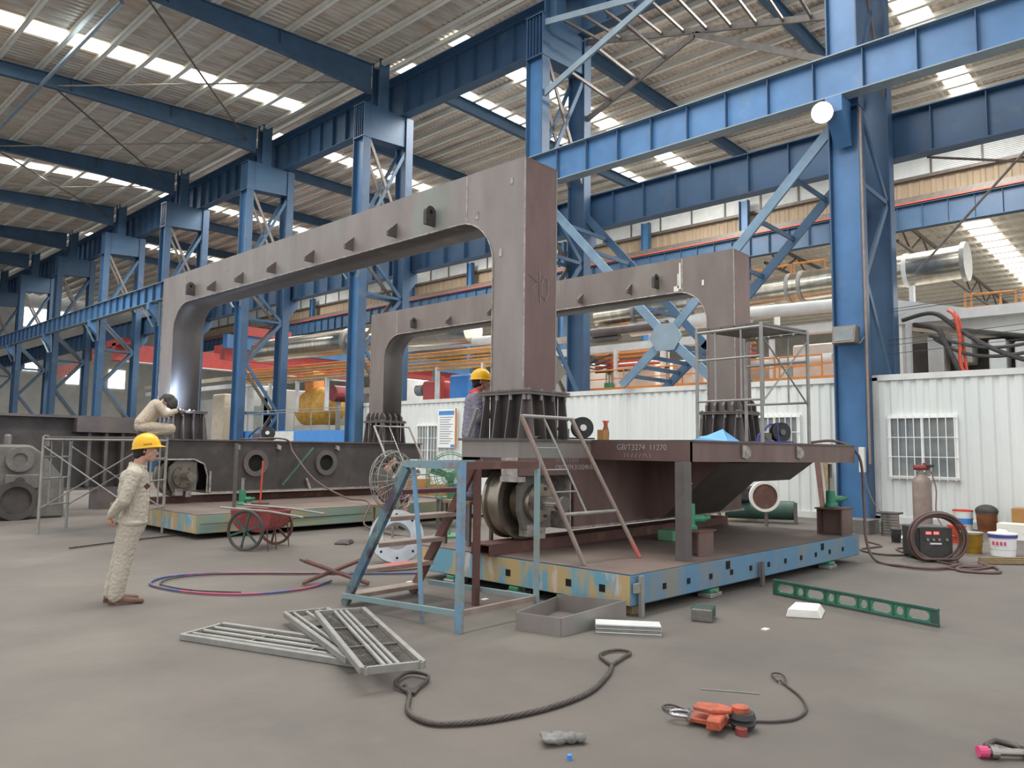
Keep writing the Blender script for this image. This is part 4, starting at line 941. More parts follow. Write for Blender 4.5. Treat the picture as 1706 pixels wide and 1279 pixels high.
# two scaffold planks / trays on the floor
def tray(lab, cx, cy, rz, Lx, W, z, mesh_on, tilt=0):
    t = thing('scaffold_board', lab, 'scaffold board', (cx, cy, z), rz, 'steel scaffold boards on the floor'); t.rotation_euler = (0, tilt, rz)
    for y in (-W/2, W/2): MB().box(-Lx/2, Lx/2, y-.02, y+.02, 0, .055).build('side_rail', 'galv', t, world=False, bevel=.006)
    for x in (-Lx/2, Lx/2): MB().box(x-.015, x+.015, -W/2, W/2, 0, .05).build('end_bar', 'galv', t, world=False)
    for f in (1/3, 2/3): MB().box(-Lx/2+Lx*f-.012, -Lx/2+Lx*f+.012, -W/2, W/2, .005, .03).build('cross_bar', 'galv_dark', t, world=False)
    ys = (-.12, 0, .12) if not mesh_on else (-.05, .0, .05)
    for y in ys:
        MB().tube([(-Lx/2, y, .03), (Lx/2, y, .03)], .017, 8).build('long_tube', 'galv', t, world=False)
    if mesh_on:
        b = MB(); n = int(Lx/.035)
        for i in range(n):
            x = -Lx/2+Lx*i/n
            for sgn in (1, -1):
                xa, xb = x, x+sgn*W*.9
                if xb > Lx/2 or xb < -Lx/2: continue
                b.bar((xa, -W/2, .012), (xb, W/2, .012), .004, .003)
        b.build('expanded_mesh', 'galv_dark', t, world=False)
    for x in (-Lx/2, Lx/2):
        for y in (-W/2+.02, W/2-.02): MB().box(x-.03, x+.03, y-.01, y+.01, -.0, .05).build('hook', 'galv', t, world=False)
    return t
tray('steel scaffold board with long tubes, lying lower left under the mesh one', 3.43, 5.68, R(-71.7), 1.85, .46, 0, False)
tray('steel scaffold board with long rails, half hidden below the mesh board', 3.80, 5.50, R(-106), 1.75, .40, .06, False)
tray('steel scaffold board with diamond mesh, lying on top of the other boards', 3.74, 5.04, R(-113.7), 1.89, .43, .12, True, R(0))
# wire rope slings
def ztube(nm, lab, pts, r, mt, cat='rope', n=8, grp=None, smooth=True, sub=6):
    P_ = [Vector(p) for p in pts]; out = []
    for i in range(len(P_)-1):
        a = P_[max(i-1, 0)]; b_ = P_[i]; c_ = P_[i+1]; d = P_[min(i+2, len(P_)-1)]
        for k in range(sub):
            u = k/sub; out.append(.5*((2*b_)+(-a+c_)*u+(2*a-5*b_+4*c_-d)*u*u+(-a+3*b_-3*c_+d)*u**3))
    out.append(P_[-1]); return tag(MB().tube(out, r, n).build(nm, mt, smooth=smooth), lab, cat, grp)
t = thing('wire_rope_sling', 'thick steel wire rope sling with spliced eyes, curving across the foreground floor', 'rope', (3.4, 3.6, 0))
def cat_(pts, sub=6):
    P_ = [Vector(p) for p in pts]; out = []
    for i in range(len(P_)-1):
        a = P_[max(i-1, 0)]; b_ = P_[i]; c_ = P_[i+1]; d = P_[min(i+2, len(P_)-1)]
        for k in range(sub):
            u = k/sub; out.append(.5*((2*b_)+(-a+c_)*u+(2*a-5*b_+4*c_-d)*u*u+(-a+3*b_-3*c_+d)*u**3))
    out.append(P_[-1]); return out
def rope(par, pts, r, nm='rope'):
    o = MB(); c_ = cat_(pts, 10); n = len(c_)
    for st in range(5):
        pp = []; 
        for i, p in enumerate(c_):
            d = (c_[min(i+1, n-1)]-c_[max(i-1, 0)]).normalized(); sd = d.cross(Vector((0, 0, 1))); 
            if sd.length < .1: sd = Vector((1, 0, 0))
            sd.normalize(); u = sd.cross(d); a = st*2*math.pi/5+i*.9
            pp.append(p+(sd*math.cos(a)+u*math.sin(a))*r*.5)
        o.tube(pp, r*.55, 6)
    return o.build(nm, 'wirerope', par, smooth=True)
rope(t, [(3.42, 4.12, .02), (3.32, 3.95, .02), (3.12, 3.72, .02), (3.08, 3.5, .02), (3.17, 3.37, .02), (3.4, 3.24, .02), (3.78, 3.14, .02), (4.2, 3.14, .02), (4.6, 3.27, .02), (4.85, 3.40, .02)], .017)
rope(t, [(3.36, 4.0, .02), (3.40, 4.2, .03), (3.62, 4.32, .03), (3.66, 4.15, .03), (3.45, 4.02, .02), (3.36, 3.96, .02)], .013, 'spliced_eye')
rope(t, [(4.85, 3.40, .02), (5.0, 3.62, .02), (5.15, 3.66, .02), (5.27, 3.60, .02), (5.25, 3.5, .02), (5.08, 3.46, .02), (4.87, 3.41, .02)], .013, 'spliced_eye')
t = thing('wire_rope_sling', 'thinner wire rope with a looped eye, joined to the orange chain block', 'rope', (4.8, 2.0, 0))
rope(t, [(4.36, 2.14, .02), (4.503, 2.10, .012), (4.588, 2.014, .012), (4.73, 1.942, .012), (4.94, 1.957, .012), (5.151, 2.072, .012), (5.308, 2.218, .012), (5.40, 2.32, .02)], .009)
rope(t, [(5.36, 2.27, .012), (5.50, 2.33, .02), (5.56, 2.40, .02), (5.50, 2.43, .02), (5.38, 2.33, .015)], .007, 'spliced_eye')
rope(t, [(4.37, 2.39, .012), (4.38, 2.50, .015), (4.40, 2.62, .015), (4.33, 2.64, .015), (4.28, 2.56, .012), (4.29, 2.47, .012), (4.36, 2.38, .012)], .007, 'spliced_eye')
# orange chain block
t = thing('lever_hoist', 'orange lever hoist with steel shackle lying on the floor, lower right', 'hoist', (4.33, 2.22, 0), R(-62))
def pr2(b, pts, z0, z1): return b.prism(pts, 2, z0, z1)
pr2(MB(), [(-.22, -.05), (-.1, -.08), (.02, -.06), (.05, .0), (.02, .06), (-.1, .07), (-.2, .04)], .02, .05).build('side_plate', 'hoist_orange', t, world=False, bevel=.006)
pr2(MB(), [(-.18, -.04), (-.06, -.09), (.05, -.06), (.06, .0), (-.02, .05), (-.15, .05)], .09, .115).build('side_plate', 'hoist_orange', t, world=False, bevel=.006)
pr2(MB(), [(-.1, -.19), (-.02, -.2), (.02, -.06), (-.08, -.05)], .03, .09).build('lever', 'hoist_orange', t, world=False, bevel=.008)
MB().lathe((.11, -.02, .02), (0, 0, 1), [(.07, 0), (.08, .02), (.06, .035), (.08, .05), (.07, .08), (.03, .08), (.03, 0)], 24).build('chain_wheel', 'black', t, world=False)
MB().cyl((.1, -.02, .1), (.1, -.02, .13), .05, 20).build('gear_cap', 'hoist_orange', t, world=False)
MB().cyl((.1, -.12, .0), (.1, -.12, .04), .035, 16).build('knob', 'cart_red', t, world=False)
MB().tube([(-.2, -.05, .05), (-.29, -.045, .05), (-.33, 0, .05), (-.29, .045, .05), (-.2, .05, .05)], .012, 10).build('shackle_bow', 'chrome', t, world=False, smooth=True)
MB().cyl((-.2, -.075, .05), (-.2, .08, .05), .012, 10).build('shackle_pin', 'chrome', t, world=False)
# big shackle lower right corner
t = thing('bow_shackle', 'steel bow shackle with pink pin end, at the lower right corner of the floor', 'shackle', (4.98, .86, 0), R(-50))
MB().cyl((-.12, 0, .035), (.1, 0, .035), .02, 14).build('pin', 'bright_steel', t, world=False)
MB().cyl((-.17, 0, .035), (-.12, 0, .035), .03, 12).build('pin_head', 'pink', t, world=False)
MB().tube([(-.09, 0, .035), (-.08, .08, .04), (0, .14, .045), (.08, .08, .04), (.09, 0, .035)], .017, 10).build('bow', 'wirerope', t, world=False, smooth=True)
MB().cyl((-.11, 0, .035), (-.07, 0, .035), .036, 16).cyl((.07, 0, .035), (.11, 0, .035), .036, 16).build('lug', 'bright_steel', t, world=False)
# glove / rag
b = MB(); random.seed(5)
c0_ = Vector((3.42, 2.76, .03)); d = Vector((.75, -.65, 0)).normalized(); sd = Vector((.65, .75, 0))
b.sph(c0_, (.055, .05, .035)); b.sph(c0_+d*.07, (.05, .045, .03)); b.sph(c0_+d*.12, (.04, .04, .025))
for i in range(4): cap(b, c0_-d*.03+sd*(.045-.03*i), .016, c0_-d*.09+sd*(.05-.033*i)+Vector((0, 0, .01)), .014)
cap(b, c0_+sd*.05, .015, c0_+sd*.09-d*.02, .013)
o = b.build('work_glove', 'glove', smooth=True); md = o.modifiers.new('r', 'REMESH'); md.mode = 'VOXEL'; md.voxel_size = .006; md.use_smooth_shade = True; folds(o, .012, .02)
tag(o, 'crumpled grey work glove on the foreground floor below the rope', 'glove')
tag(MB().cyl((3.29, 2.58, 0), (3.29, 2.58, .025), .014, 12).build('bottle_cap', 'blue_bright'), 'tiny blue plastic cap on the floor beside the glove', 'cap')
tag(MB().box(3.74, 3.79, 1.82, 1.86, 0, .02).build('stone_chip', 'castgrey', bevel=.006), 'small grey stone chip near the bottom edge of the photo', 'stone')
tag(MB().cyl((4.86, 2.66, .006), (5.05, 2.32, .006), .004, 6).build('thin_rod', 'galv'), 'thin straight pale rod on the floor right of the rope eye', 'rod')
# green long level / beam with holes
t = thing('long_level', 'long green cast straight edge with oval and round openings, on the floor at right', 'straight edge', (8.43, 2.85, 0))
a = Vector((8.66, 3.78, 0)); c_ = Vector((8.20, 1.95, 0)); Ln = (c_-a).length; ang = math.atan2((c_-a).y, (c_-a).x)
t.location = a; t.rotation_euler = (0, 0, ang)
H_ = .175; T = .045
# plate built between openings as ring segments
holes = []; x = .06
for i in range(9):
    wd = .25 if i % 2 == 0 else .11; holes.append((x, x+wd)); x += wd+.025
sc_ = (Ln-.05)/x; holes = [(p*sc_, q*sc_) for p, q in holes]
b = MB()
for z0, z1 in ((0, .03), (H_-.03, H_)): b.box(0, Ln, -T/2, T/2, z0, z1)
b.box(0, holes[0][0], -T/2, T/2, .03, H_-.03)
for i in range(len(holes)):
    x1 = holes[i+1][0] if i+1 < len(holes) else Ln; b.box(holes[i][1], x1, -T/2*.8, T/2*.8, .03, H_-.03)
b.build('frame', 'green_dark', t, world=False, bevel=.004)
for (p, q) in holes:
    r = (H_-.06)/2; zc = H_/2; n = 12; inner = []
    ra = min(r*.8, (q-p)/2*.85)
    for k in range(n+1): aa = -math.pi/2+math.pi*k/n; inner.append((q-.012-ra+ra*math.cos(aa), zc+ra*math.sin(aa)))
    for k in range(n+1): aa = math.pi/2+math.pi*k/n; inner.append((p+.012+ra+ra*math.cos(aa), zc+ra*math.sin(aa)))
    # fill between the opening and the rectangle
    m_ = len(inner); outer = []
    for (xx, zz) in inner:
        dx = xx-(p+q)/2; dz = zz-zc; s1 = ((q-p)/2)/abs(dx) if abs(dx) > 1e-6 else 1e9; s2 = r/abs(dz) if abs(dz) > 1e-6 else 1e9; k_ = min(s1, s2); outer.append(((p+q)/2+dx*k_, zc+dz*k_))
    vs = [(x_, -.012, z_) for x_, z_ in inner]+[(x_, -.012, z_) for x_, z_ in outer]+[(x_, .012, z_) for x_, z_ in inner]+[(x_, .012, z_) for x_, z_ in outer]
    fs = []
    for k in range(m_):
        j = (k+1) % m_; fs += [(k, j, m_+j, m_+k), (2*m_+k, 2*m_+j, 3*m_+j, 3*m_+k), (k, j, 2*m_+j, 2*m_+k)]
    MB().add(vs, fs).build('web_opening', 'green', t, world=False)
tag(MB().add([(7.55, 3.18, 0), (7.72, 2.88, 0), (8.15, 3.0, 0), (7.98, 3.28, 0), (7.57, 3.16, .09), (7.70, 2.92, .09), (8.0, 3.0, .1), (7.9, 3.22, .1)], [(3, 2, 1, 0), (4, 5, 6, 7), (0, 1, 5, 4), (1, 2, 6, 5), (2, 3, 7, 6), (3, 0, 4, 7)]).build('foam_block', 'papery', bevel=.01), 'off white foam block on the floor in front of the green straight edge', 'block')
t = thing('rusty_block', 'small green and rusty steel block on the floor before the plate', 'block', (6.87, 3.72, 0), R(20))
MB().box(-.14, .14, -.1, .1, 0, .12).build('block_body', 'castgrey', t, world=False, bevel=.01)
for x in (-.08, .0, .08): MB().box(x-.02, x+.02, -.104, .104, .03, .125).build('notch', 'green_dark', t, world=False)
# open steel box frame and the silver slat pile at the plate corner
t = thing('steel_tray', 'open angular steel box frame lying on the floor before the plate corner', 'steel frame', (5.5, 4.7, 0))
A_, B_, C_, D_ = Vector((5.22, 4.72, 0)), Vector((5.32, 4.28, 0)), Vector((6.25, 4.22, 0)), Vector((6.15, 5.0, 0))
for p, q, h0, h1 in ((A_, B_, .16, .16), (B_, C_, .16, .2), (C_, D_, .2, .16), (D_, A_, .14, .16)):
    d = (q-p).normalized(); n_ = Vector((-d.y, d.x, 0))*.006
    MB().add([p-n_, q-n_, q+n_, p+n_, p-n_+Vector((0, 0, h0)), q-n_+Vector((0, 0, h1)), q+n_+Vector((0, 0, h1)), p+n_+Vector((0, 0, h0))], [(3, 2, 1, 0), (4, 5, 6, 7), (0, 1, 5, 4), (1, 2, 6, 5), (2, 3, 7, 6), (3, 0, 4, 7)]).build('side_plate', 'steel', t)
for i in range(6):
    r_ = random.uniform(-.015, .015); e0 = Vector((5.60+r_, 4.10+r_, .016*i)); e1 = Vector((5.93+r_, 3.62+r_, .016*i)); dd = Vector((.16, .12, 0)); hz = Vector((0, 0, .011))
    tag(MB().add([e0, e1, e1+dd, e0+dd, e0+hz, e1+hz, e1+dd+hz, e0+dd+hz], [(3, 2, 1, 0), (4, 5, 6, 7), (0, 1, 5, 4), (1, 2, 6, 5), (2, 3, 7, 6), (3, 0, 4, 7)]).build('steel_strip', 'offwhite' if i % 2 else 'galv'), 'flat pale steel strip, layer %s of the pile at the plate corner' % ['one, lowest', 'two', 'three', 'four', 'five', 'six, topmost'][i], 'strip', 'pale steel strips piled at the plate corner')
# X-shaped rusty bracket on the floor
t = thing('folding_stand', 'rusty X shaped folding stand lying on the floor inside the hose loop edge', 'stand', (5.3, 7.8, 0))
for p, q in (((5.0, 7.95, .03), (5.75, 7.72, .28)), ((5.12, 8.1, .26), (5.55, 7.4, .03)), ((5.05, 8.02, .03), (5.8, 7.8, .28)), ((5.18, 8.18, .26), (5.6, 7.46, .03))):
    MB().bar(p, q, .035, .03).build('stand_arm', 'rust', t)
MB().bar((5.12, 8.1, .26), (5.18, 8.3, .26), .03, .03).build('stand_foot', 'rust', t)
# hoses
ztube('air_hose', 'red and blue welding hose in a long loop on the floor beside the standing person', [(6.6, 7.6, .02), (6.0, 8.1, .02), (5.5, 8.6, .02), (4.9, 9.2, .02), (4.5, 9.5, .02), (4.05, 9.55, .02), (3.76, 9.25, .02), (3.75, 8.8, .02), (3.9, 8.3, .02), (4.2, 7.9, .02), (4.6, 7.72, .02), (5.0, 7.75, .02), (5.4, 7.95, .02)], .014, 'hose_red', 'hose')
ztube('air_hose', 'thin second hose beside the red and blue hose loop', [(7.0, 7.9, .02), (6.3, 8.05, .02), (5.6, 8.5, .02), (5.0, 9.05, .02), (4.6, 9.35, .02), (4.15, 9.42, .02), (3.86, 9.2, .02), (3.83, 8.85, .02), (3.96, 8.4, .02), (4.25, 8.0, .02)], .01, 'rubber', 'hose')
ztube('cable', 'grey red cable hanging from the far carriage top down to the floor', [(8.3, 15.9, 1.8), (9.3, 15.75, 1.82), (9.45, 15.6, 1.5), (9.6, 14.9, .9), (9.8, 14.0, .55), (9.7, 13.0, .5), (9.3, 12.6, .1), (9.0, 11.3, .03), (8.9, 9.6, .03), (8.5, 8.2, .03)], .02, 'cable', 'cable')
ztube('cable', 'thin cable loop hanging from the far portal pedestal to the green jack', [(12.1, 15.75, 2.2), (11.9, 15.4, 1.5), (11.2, 14.9, 1.1), (10.9, 14.5, .7), (11.3, 14.2, .5), (11.6, 14.4, .48)], .012, 'cable', 'cable')
ztube('cable', 'twin brown cable draped over the deck corner and running across the floor to the coil', [(12.3, 4.7, 1.82), (12.6, 4.4, 1.84), (12.8, 4.12, 1.6), (12.75, 4.05, .9), (12.5, 3.95, .3), (12.3, 3.75, .03), (12.0, 3.3, .03), (12.1, 2.9, .03), (12.8, 2.75, .03), (13.2, 2.85, .03)], .022, 'cable', 'cable')
ztube('cable', 'brown cable snaking on the floor between the plate corner and the welding machine', [(14.9, 4.7, .02), (14.4, 4.3, .02), (13.6, 4.4, .02), (13.2, 3.9, .02), (13.7, 3.5, .02), (14.6, 3.6, .02), (14.2, 4.0, .02), (13.3, 3.4, .02), (12.9, 2.95, .02), (12.7, 2.6, .02), (13.1, 2.35, .02), (12.4, 2.55, .02), (12.35, 2.9, .02)], .016, 'cable', 'cable')
# cart
t = thing('handcart', 'red two wheeled handcart with green spoked wheels, beside the far plate', 'handcart', (6.35, 11.35, 0))
ax0, ax1 = Vector((5.98, 11.2, .32)), Vector((6.75, 11.62, .32)); axd = (ax1-ax0).normalized(); fw = Vector((-axd.y, axd.x, 0))*-1
for c_, mm, m2 in ((ax0, 'rubber', 'green_dark'), (ax1, 'rust', 'rust')):
    wv = MB().lathe(c_, axd, [(.32, -.02), (.32, .02), (.29, .02), (.275, .0), (.29, -.02)], 40).build('wheel', mm, t, smooth='auto')
    MB().cyl(c_-axd*.04, c_+axd*.04, .035, 14).build('hub', m2, wv, world=False) if False else MB().cyl(c_-axd*.04, c_+axd*.04, .035, 14).build('hub', m2, t)
    for k in range(6):
        a = k*math.pi/3+.3; e = c_+(fw*math.cos(a)+Vector((0, 0, 1))*math.sin(a))*.285; MB().bar(c_, e, .022, .03).build('spoke', m2, t)
MB().cyl(ax0, ax1, .018, 8).build('axle', 'galv_dark', t)
b = MB(); o_ = (ax0+ax1)/2
def Q(a, s_, z): return o_+axd*a+fw*s_+Vector((0, 0, z-.32))
prof = [(-.38, .62), (-.34, .42), (-.2, .3), (.15, .28), (.3, .35), (.36, .6)]
vs = []
for a in (-.3, .3):
    for (s_, z) in prof: vs.append(Q(a, s_, z))
n = len(prof); b.add(vs, [(i, i+1, n+i+1, n+i) for i in range(n-1)]+[tuple(range(n)), tuple(range(n, 2*n))])
o = b.build('tub', 'cart_red', t); md = o.modifiers.new('s', 'SOLIDIFY'); md.thickness = .012
MB().add([Q(-.29, -.33, .5), Q(.29, -.33, .5), Q(.29, .32, .5), Q(-.29, .32, .5)], [(0, 1, 2, 3)]).build('load', 'galv', t)
for a in (-.33, .33): MB().tube([Q(a, -.55, .66), Q(a, .35, .62), Q(a*1.05, .95, .55)], .017, 8).build('handle', 'galv', t)
for a in (-.12, .12): MB().tube([Q(a-.2, .3, .4), Q(a-.2, .34, .0)], .01, 6).build('leg', 'rust', t)
MB().tube([Q(.3, .3, .4), Q(.3, .34, .0)], .01, 6).build('leg', 'rust', t)
tag(MB().add([(7.45, 10.95, 0), (7.6, 10.7, 0), (7.9, 10.95, 0), (7.75, 11.25, 0), (7.5, 10.95, .05), (7.6, 10.76, .06), (7.85, 10.98, .07), (7.72, 11.15, .05)], [(3, 2, 1, 0), (4, 5, 6, 7), (0, 1, 5, 4), (1, 2, 6, 5), (2, 3, 7, 6), (3, 0, 4, 7)]).build('cloth_bundle', 'wirerope', bevel=.02), 'dark cloth bundle on the floor right of the handcart', 'bundle')
tag(MB().bar((5.05, 13.6, .02), (6.35, 13.9, .02), .03, .02).build('angle_bar', 'wirerope'), 'dark steel bar on the floor behind the standing person', 'bar')
tag(MB().bar((4.1, 13.2, .02), (4.9, 13.5, .02), .03, .02).build('angle_bar', 'wirerope'), 'dark steel bar on the floor just left of the standing person', 'bar')
# ---- scaffold frames
def scaff(lab, pts, z0, z1, mt, deck, xpairs, hs, grp):
    """pts: four (x,y) corners in order"""
    t = thing('scaffold_tower', lab, 'scaffold', (pts[0][0], pts[0][1], z0), group=grp)
    for x, y in pts: MB().cyl((x, y, z0), (x, y, z1+.03), .027, 10).build('upright', mt, t)
    for (i, j) in ((0, 1), (3, 2)):
        a, c_ = pts[i], pts[j]
        MB().cyl((*a, z1-.03), (*c_, z1-.03), .024, 8).build('ledger', mt, t)
        for h in hs: MB().cyl((*a, z0+h), (*c_, z0+h), .018, 8).build('ledger', mt, t)
        for f in (.3, .7):
            q = (a[0]+(c_[0]-a[0])*f, a[1]+(c_[1]-a[1])*f)
            MB().cyl((*q, z0+hs[0]), (*q, z1-.03), .015, 8).build('inner_upright', mt, t)
    for (i, j) in xpairs:
        a, c_ = pts[i], pts[j]; zb = z0+hs[0]-.05
        MB().cyl((*a, zb), (*c_, z1-.15), .013, 6).build('diagonal', mt, t); MB().cyl((*a, z1-.15), (*c_, zb), .013, 6).build('diagonal', mt, t)
        MB().cyl((*a, z1-.03), (*c_, z1-.03), .016, 8).build('ledger', mt, t)
    if deck:
        for i in range(5):
            f0, f1 = (i+.06)/5, (i+.94)/5; p0, p1, p2_, p3 = [Vector((*p, 0)) for p in pts]
            b = MB(); q = [p0.lerp(p1, f0), p0.lerp(p1, f1), p3.lerp(p2_, f1), p3.lerp(p2_, f0)]
            b.add([v+Vector((0, 0, z1)) for v in q]+[v+Vector((0, 0, z1+.03)) for v in q], [(3, 2, 1, 0), (4, 5, 6, 7), (0, 1, 5, 4), (1, 2, 6, 5), (2, 3, 7, 6), (3, 0, 4, 7)]); b.build('deck_board', deck, t)
    return t
scaff('low pipe scaffold frame behind the standing person, carrying the kneeling welder', [(5.07, 16.6), (4.35, 15.75), (5.35, 13.7), (6.06, 14.48)], 0, 1.76, 'galv', 'galv_dark', [(1, 2), (0, 3)], (.5, 1.0, 1.4), 'pipe scaffolds around the machine')
scaff('pipe scaffold standing on the near deck beside the far portal leg', [(10.4, 5.7), (10.3, 4.62), (11.45, 4.4), (11.55, 5.45)], 1.79, 3.5, 'galv', 'galv_dark', [(1, 2)], (.62, 1.25), 'pipe scaffolds around the machine')
# hoists / fan-like blowers on top of the carriages
def wire_feeder(lab, x, y, z, mt, rz):
    t = thing('wire_feeder', lab, 'wire feeder', (x, y, z), rz, 'welding wire feeders on the carriages')
    MB().lathe((0, -.03, .16), (0, 1, 0), [(.15, 0), (.15, .03), (.09, .035), (.09, .09), (.15, .095), (.15, .125), (.04, .125), (.04, 0)], 32).build('wire_spool', 'black', t, world=False, smooth='auto')
    MB().tube([(-.42, -.02, .0), (-.4, -.02, .1), (-.2, -.02, .28), (-.08, -.02, .28), (-.05, -.02, 0)], .018, 8).build('frame', mt, t, world=False)
    MB().box(-.42, .15, -.1, .14, 0, .02).build('base', mt, t, world=False)
    MB().box(-.33, -.2, -.06, .08, .02, .14).cyl((-.27, -.08, .1), (-.27, .1, .1), .05, 14).build('drive_motor', 'galv_dark', t, world=False)
    MB().cyl((0, -.06, .16), (0, -.03, .16), .045, 16).build('spool_hub', 'white' if mt == 'black' else 'galv_dark', t, world=False)
    return t
wire_feeder('black wire feeder with spool on the far carriage top, right of the welder', 9.0, 16.0, 1.8, 'black', R(-40))
wire_feeder('black wire feeder with spool beside the near pedestal, behind the trestle ladder', 8.35, 6.35, 1.8, 'black', R(-40))
wire_feeder('blue wire feeder with large dark spool on the near deck, by the scaffold', 11.25, 4.75, 1.8, 'motor_blue', R(-35))
# bottle, box, tarp
t = thing('spray_bottle', 'orange and clear spray bottle standing on the near carriage top', 'bottle', (8.55, 6.1, 1.79))
MB().lathe((8.55, 6.1, 1.79), (0, 0, 1), [(.0, 0), (.045, 0), (.05, .1), (.04, .16), (.02, .22), (0, .22)], 20).build('bottle_body', 'brownglass', t, smooth='auto')
MB().cyl((8.55, 6.1, 2.0), (8.55, 6.1, 2.05), .03, 12).box(8.5, 8.6, 6.08, 6.12, 2.04, 2.06).build('spray_head', 'orange_red', t)
tag(MB().box(8.38, 8.5, 6.02, 6.12, 1.79, 1.93).build('small_carton', 'cardboard'), 'small brown carton beside the spray bottle', 'box')
o = MB().add([(9.3, 5.3, 1.79), (9.5, 4.75, 1.79), (10.1, 4.85, 1.79), (9.9, 5.45, 1.79), (9.4, 5.1, 1.84), (9.75, 4.95, 1.97), (9.95, 5.0, 1.93), (9.7, 5.3, 1.86)], [(0, 1, 5, 4), (1, 2, 6, 5), (2, 3, 7, 6), (3, 0, 4, 7), (4, 5, 6, 7)]).build('blue_sheet', 'blue_tarp')
tag(o, 'crumpled light blue sheet on the near deck beside the far pedestal', 'sheet')
tag(MB().box(6.7, 6.82, 5.86, 5.93, 1.785, 1.80).box(6.72, 6.9, 5.85, 5.92, 1.80, 1.81).build('flat_offcut', 'galv'), 'pale flat steel offcuts at the foot of the near pedestal', 'offcut')
t = MB().add([(7.29, 6.4, 3.2), (7.29, 6.45, 2.45), (7.6, 6.3, 2.42), (7.8, 6.2, 2.68), (7.55, 6.28, 3.0)], [(0, 1, 2, 3, 4)]).build('hanging_cloth', 'tarp'); md = t.modifiers.new('s', 'SOLIDIFY'); md.thickness = .02
tag(t, 'beige cloth hanging behind the tall leg of the near portal', 'cloth')
# jacks standing on the plates
def bjack(lab, x, y, z, h, post):
    t = thing('screw_jack', lab, 'jack', (x, y, z), group='green screw jacks under the machine')
    MB().lathe((x, y, z), (0, 0, 1), [(0, 0), (.1, 0), (.1, .03), (.075, .06), (.07, h*.55), (0, h*.55)], 20).build('jack_body', 'green', t, smooth='auto')
    MB().cyl((x, y, z+h*.55), (x, y, z+h), .032, 12).cyl((x, y, z+h-.01), (x, y, z+h), .045, 12).build('jack_screw', 'galv', t)
    MB().cyl((x, y, z+.12), (x+.13, y-.13, z+.12), .05, 12).cyl((x+.13, y-.13, z+.12), (x+.18, y-.18, z+.14), .03, 10).build('gear_housing', 'green', t)
    if post: MB().cyl((x, y, z+h), (x, y, post), .03, 10).build('extension_post', 'galv_dark', t)
    return t
tag(MB().box(7.62, 7.78, 4.35, 4.47, .415, 1.53).build('support_post', 'steel_mid'), 'upright square steel post under the near deck corner', 'post')
def istool(lab, x, y, z, w, d, h):
    t = thing('steel_stool', lab, 'stool', (x, y, z), group='welded steel stools on the near plate')
    MB().box(x-w/2, x+w/2, y-d/2, y+d/2, z+h-.02, z+h).build('top_plate', 'rust', t)
    MB().box(x-w/2+.03, x+w/2-.03, y-d/2+.02, y-d/2+.04, z, z+h-.02).box(x-w/2+.03, x+w/2-.03, y+d/2-.04, y+d/2-.02, z, z+h-.02).box(x-.01, x+.01, y-d/2+.04, y+d/2-.04, z, z+h-.02).build('web_plates', 'steel_red', t)
istool('short rusty steel stool carrying the green jack, beside the upright post', 8.25, 4.55, .415, .42, .3, .3)
bjack('green screw jack standing on the short stool, behind the upright post', 8.2, 4.62, .72, .55, 1.52)
istool('short rusty steel stool at the far right corner of the near plate', 12.0, 4.25, .415, .5, .42, .4)
bjack('green screw jack on the stool at the far right corner of the plate', 12.0, 4.3, .82, .45, 1.48)
bjack('green screw jack standing on the left part of the far plate', 7.75, 14.7, .435, .55, None)
bjack('green screw jack on the right part of the far plate, under the thin cable', 11.6, 14.3, .435, .5, None)
t = thing('jack_handle', 'red pipe handle standing beside the green jack on the far plate', 'bar', (8.1, 14.6, .435))
MB().cyl((8.1, 14.6, .47), (8.14, 14.62, 1.35), .02, 8).build('red_pipe', 'orange_red', t); MB().box(7.95, 8.25, 14.5, 14.7, .435, .47).build('base_plate', 'rust', t)
tag(MB().box(6.95, 7.0, 13.5, 13.56, .435, 1.7).build('prop_pole', 'galv_dark'), 'thin steel pole standing in front of the far left wheel', 'pole')
tag(MB().box(9.15, 9.5, 5.4, 5.65, .415, .56).build('green_block', 'teal_green', bevel=.01), 'faded green block lying on the near plate under the deck', 'block')
# ================= BACKGROUND EQUIPMENT =================
area('daylight_fill', (62, 24, 13.5), 26, 4, 6000); area('daylight_fill', (62, -9, 13.5), 26, 4, 6000); area('daylight_fill', (62, 60, 13.5), 26, 4, 6000)  # fill lamps added under the third roof to lighten the dark bay
# floodlights
t = thing('floodlight', 'lit round floodlight hanging under the lower crane girder at the nearest column', 'floodlight', (18.3, 6.55, 9.9))
b = MB().lathe((18.2, 6.5, 10.0), (-.8, -.3, -.45), [(.0, -.2), (.1, -.2), (.27, .0), (.27, .03), (.25, .03), (.09, -.15), (0, -.15)], 28); b.build('lamp_housing', 'galv', t, smooth='auto')
MB().cyl(Vector((18.2, 6.5, 10.0)), Vector((18.2, 6.5, 10.0))+Vector((-.8, -.3, -.45)).normalized()*.02, .245, 28).build('lamp_glass', 'lamp', t)
MB().bar((18.3, 6.55, 10.05), (18.5, 6.6, 10.42), .03, .03).build('bracket', 'galv_dark', t)
t = thing('floodlight', 'unlit square floodlight clamped to the front leg of the nearest column, above head height', 'floodlight', (18.9, 6.3, 4.4))
MB().add([(18.6, 6.02, 4.3), (18.6, 6.55, 4.3), (18.95, 6.58, 4.28), (18.95, 6.0, 4.28), (18.72, 6.0, 4.75), (18.72, 6.58, 4.75), (18.98, 6.58, 4.72), (18.98, 6.0, 4.72)], [(3, 2, 1, 0), (4, 5, 6, 7), (0, 1, 5, 4), (1, 2, 6, 5), (2, 3, 7, 6), (3, 0, 4, 7)]).build('lamp_housing', 'galv_dark', t, bevel=.02)
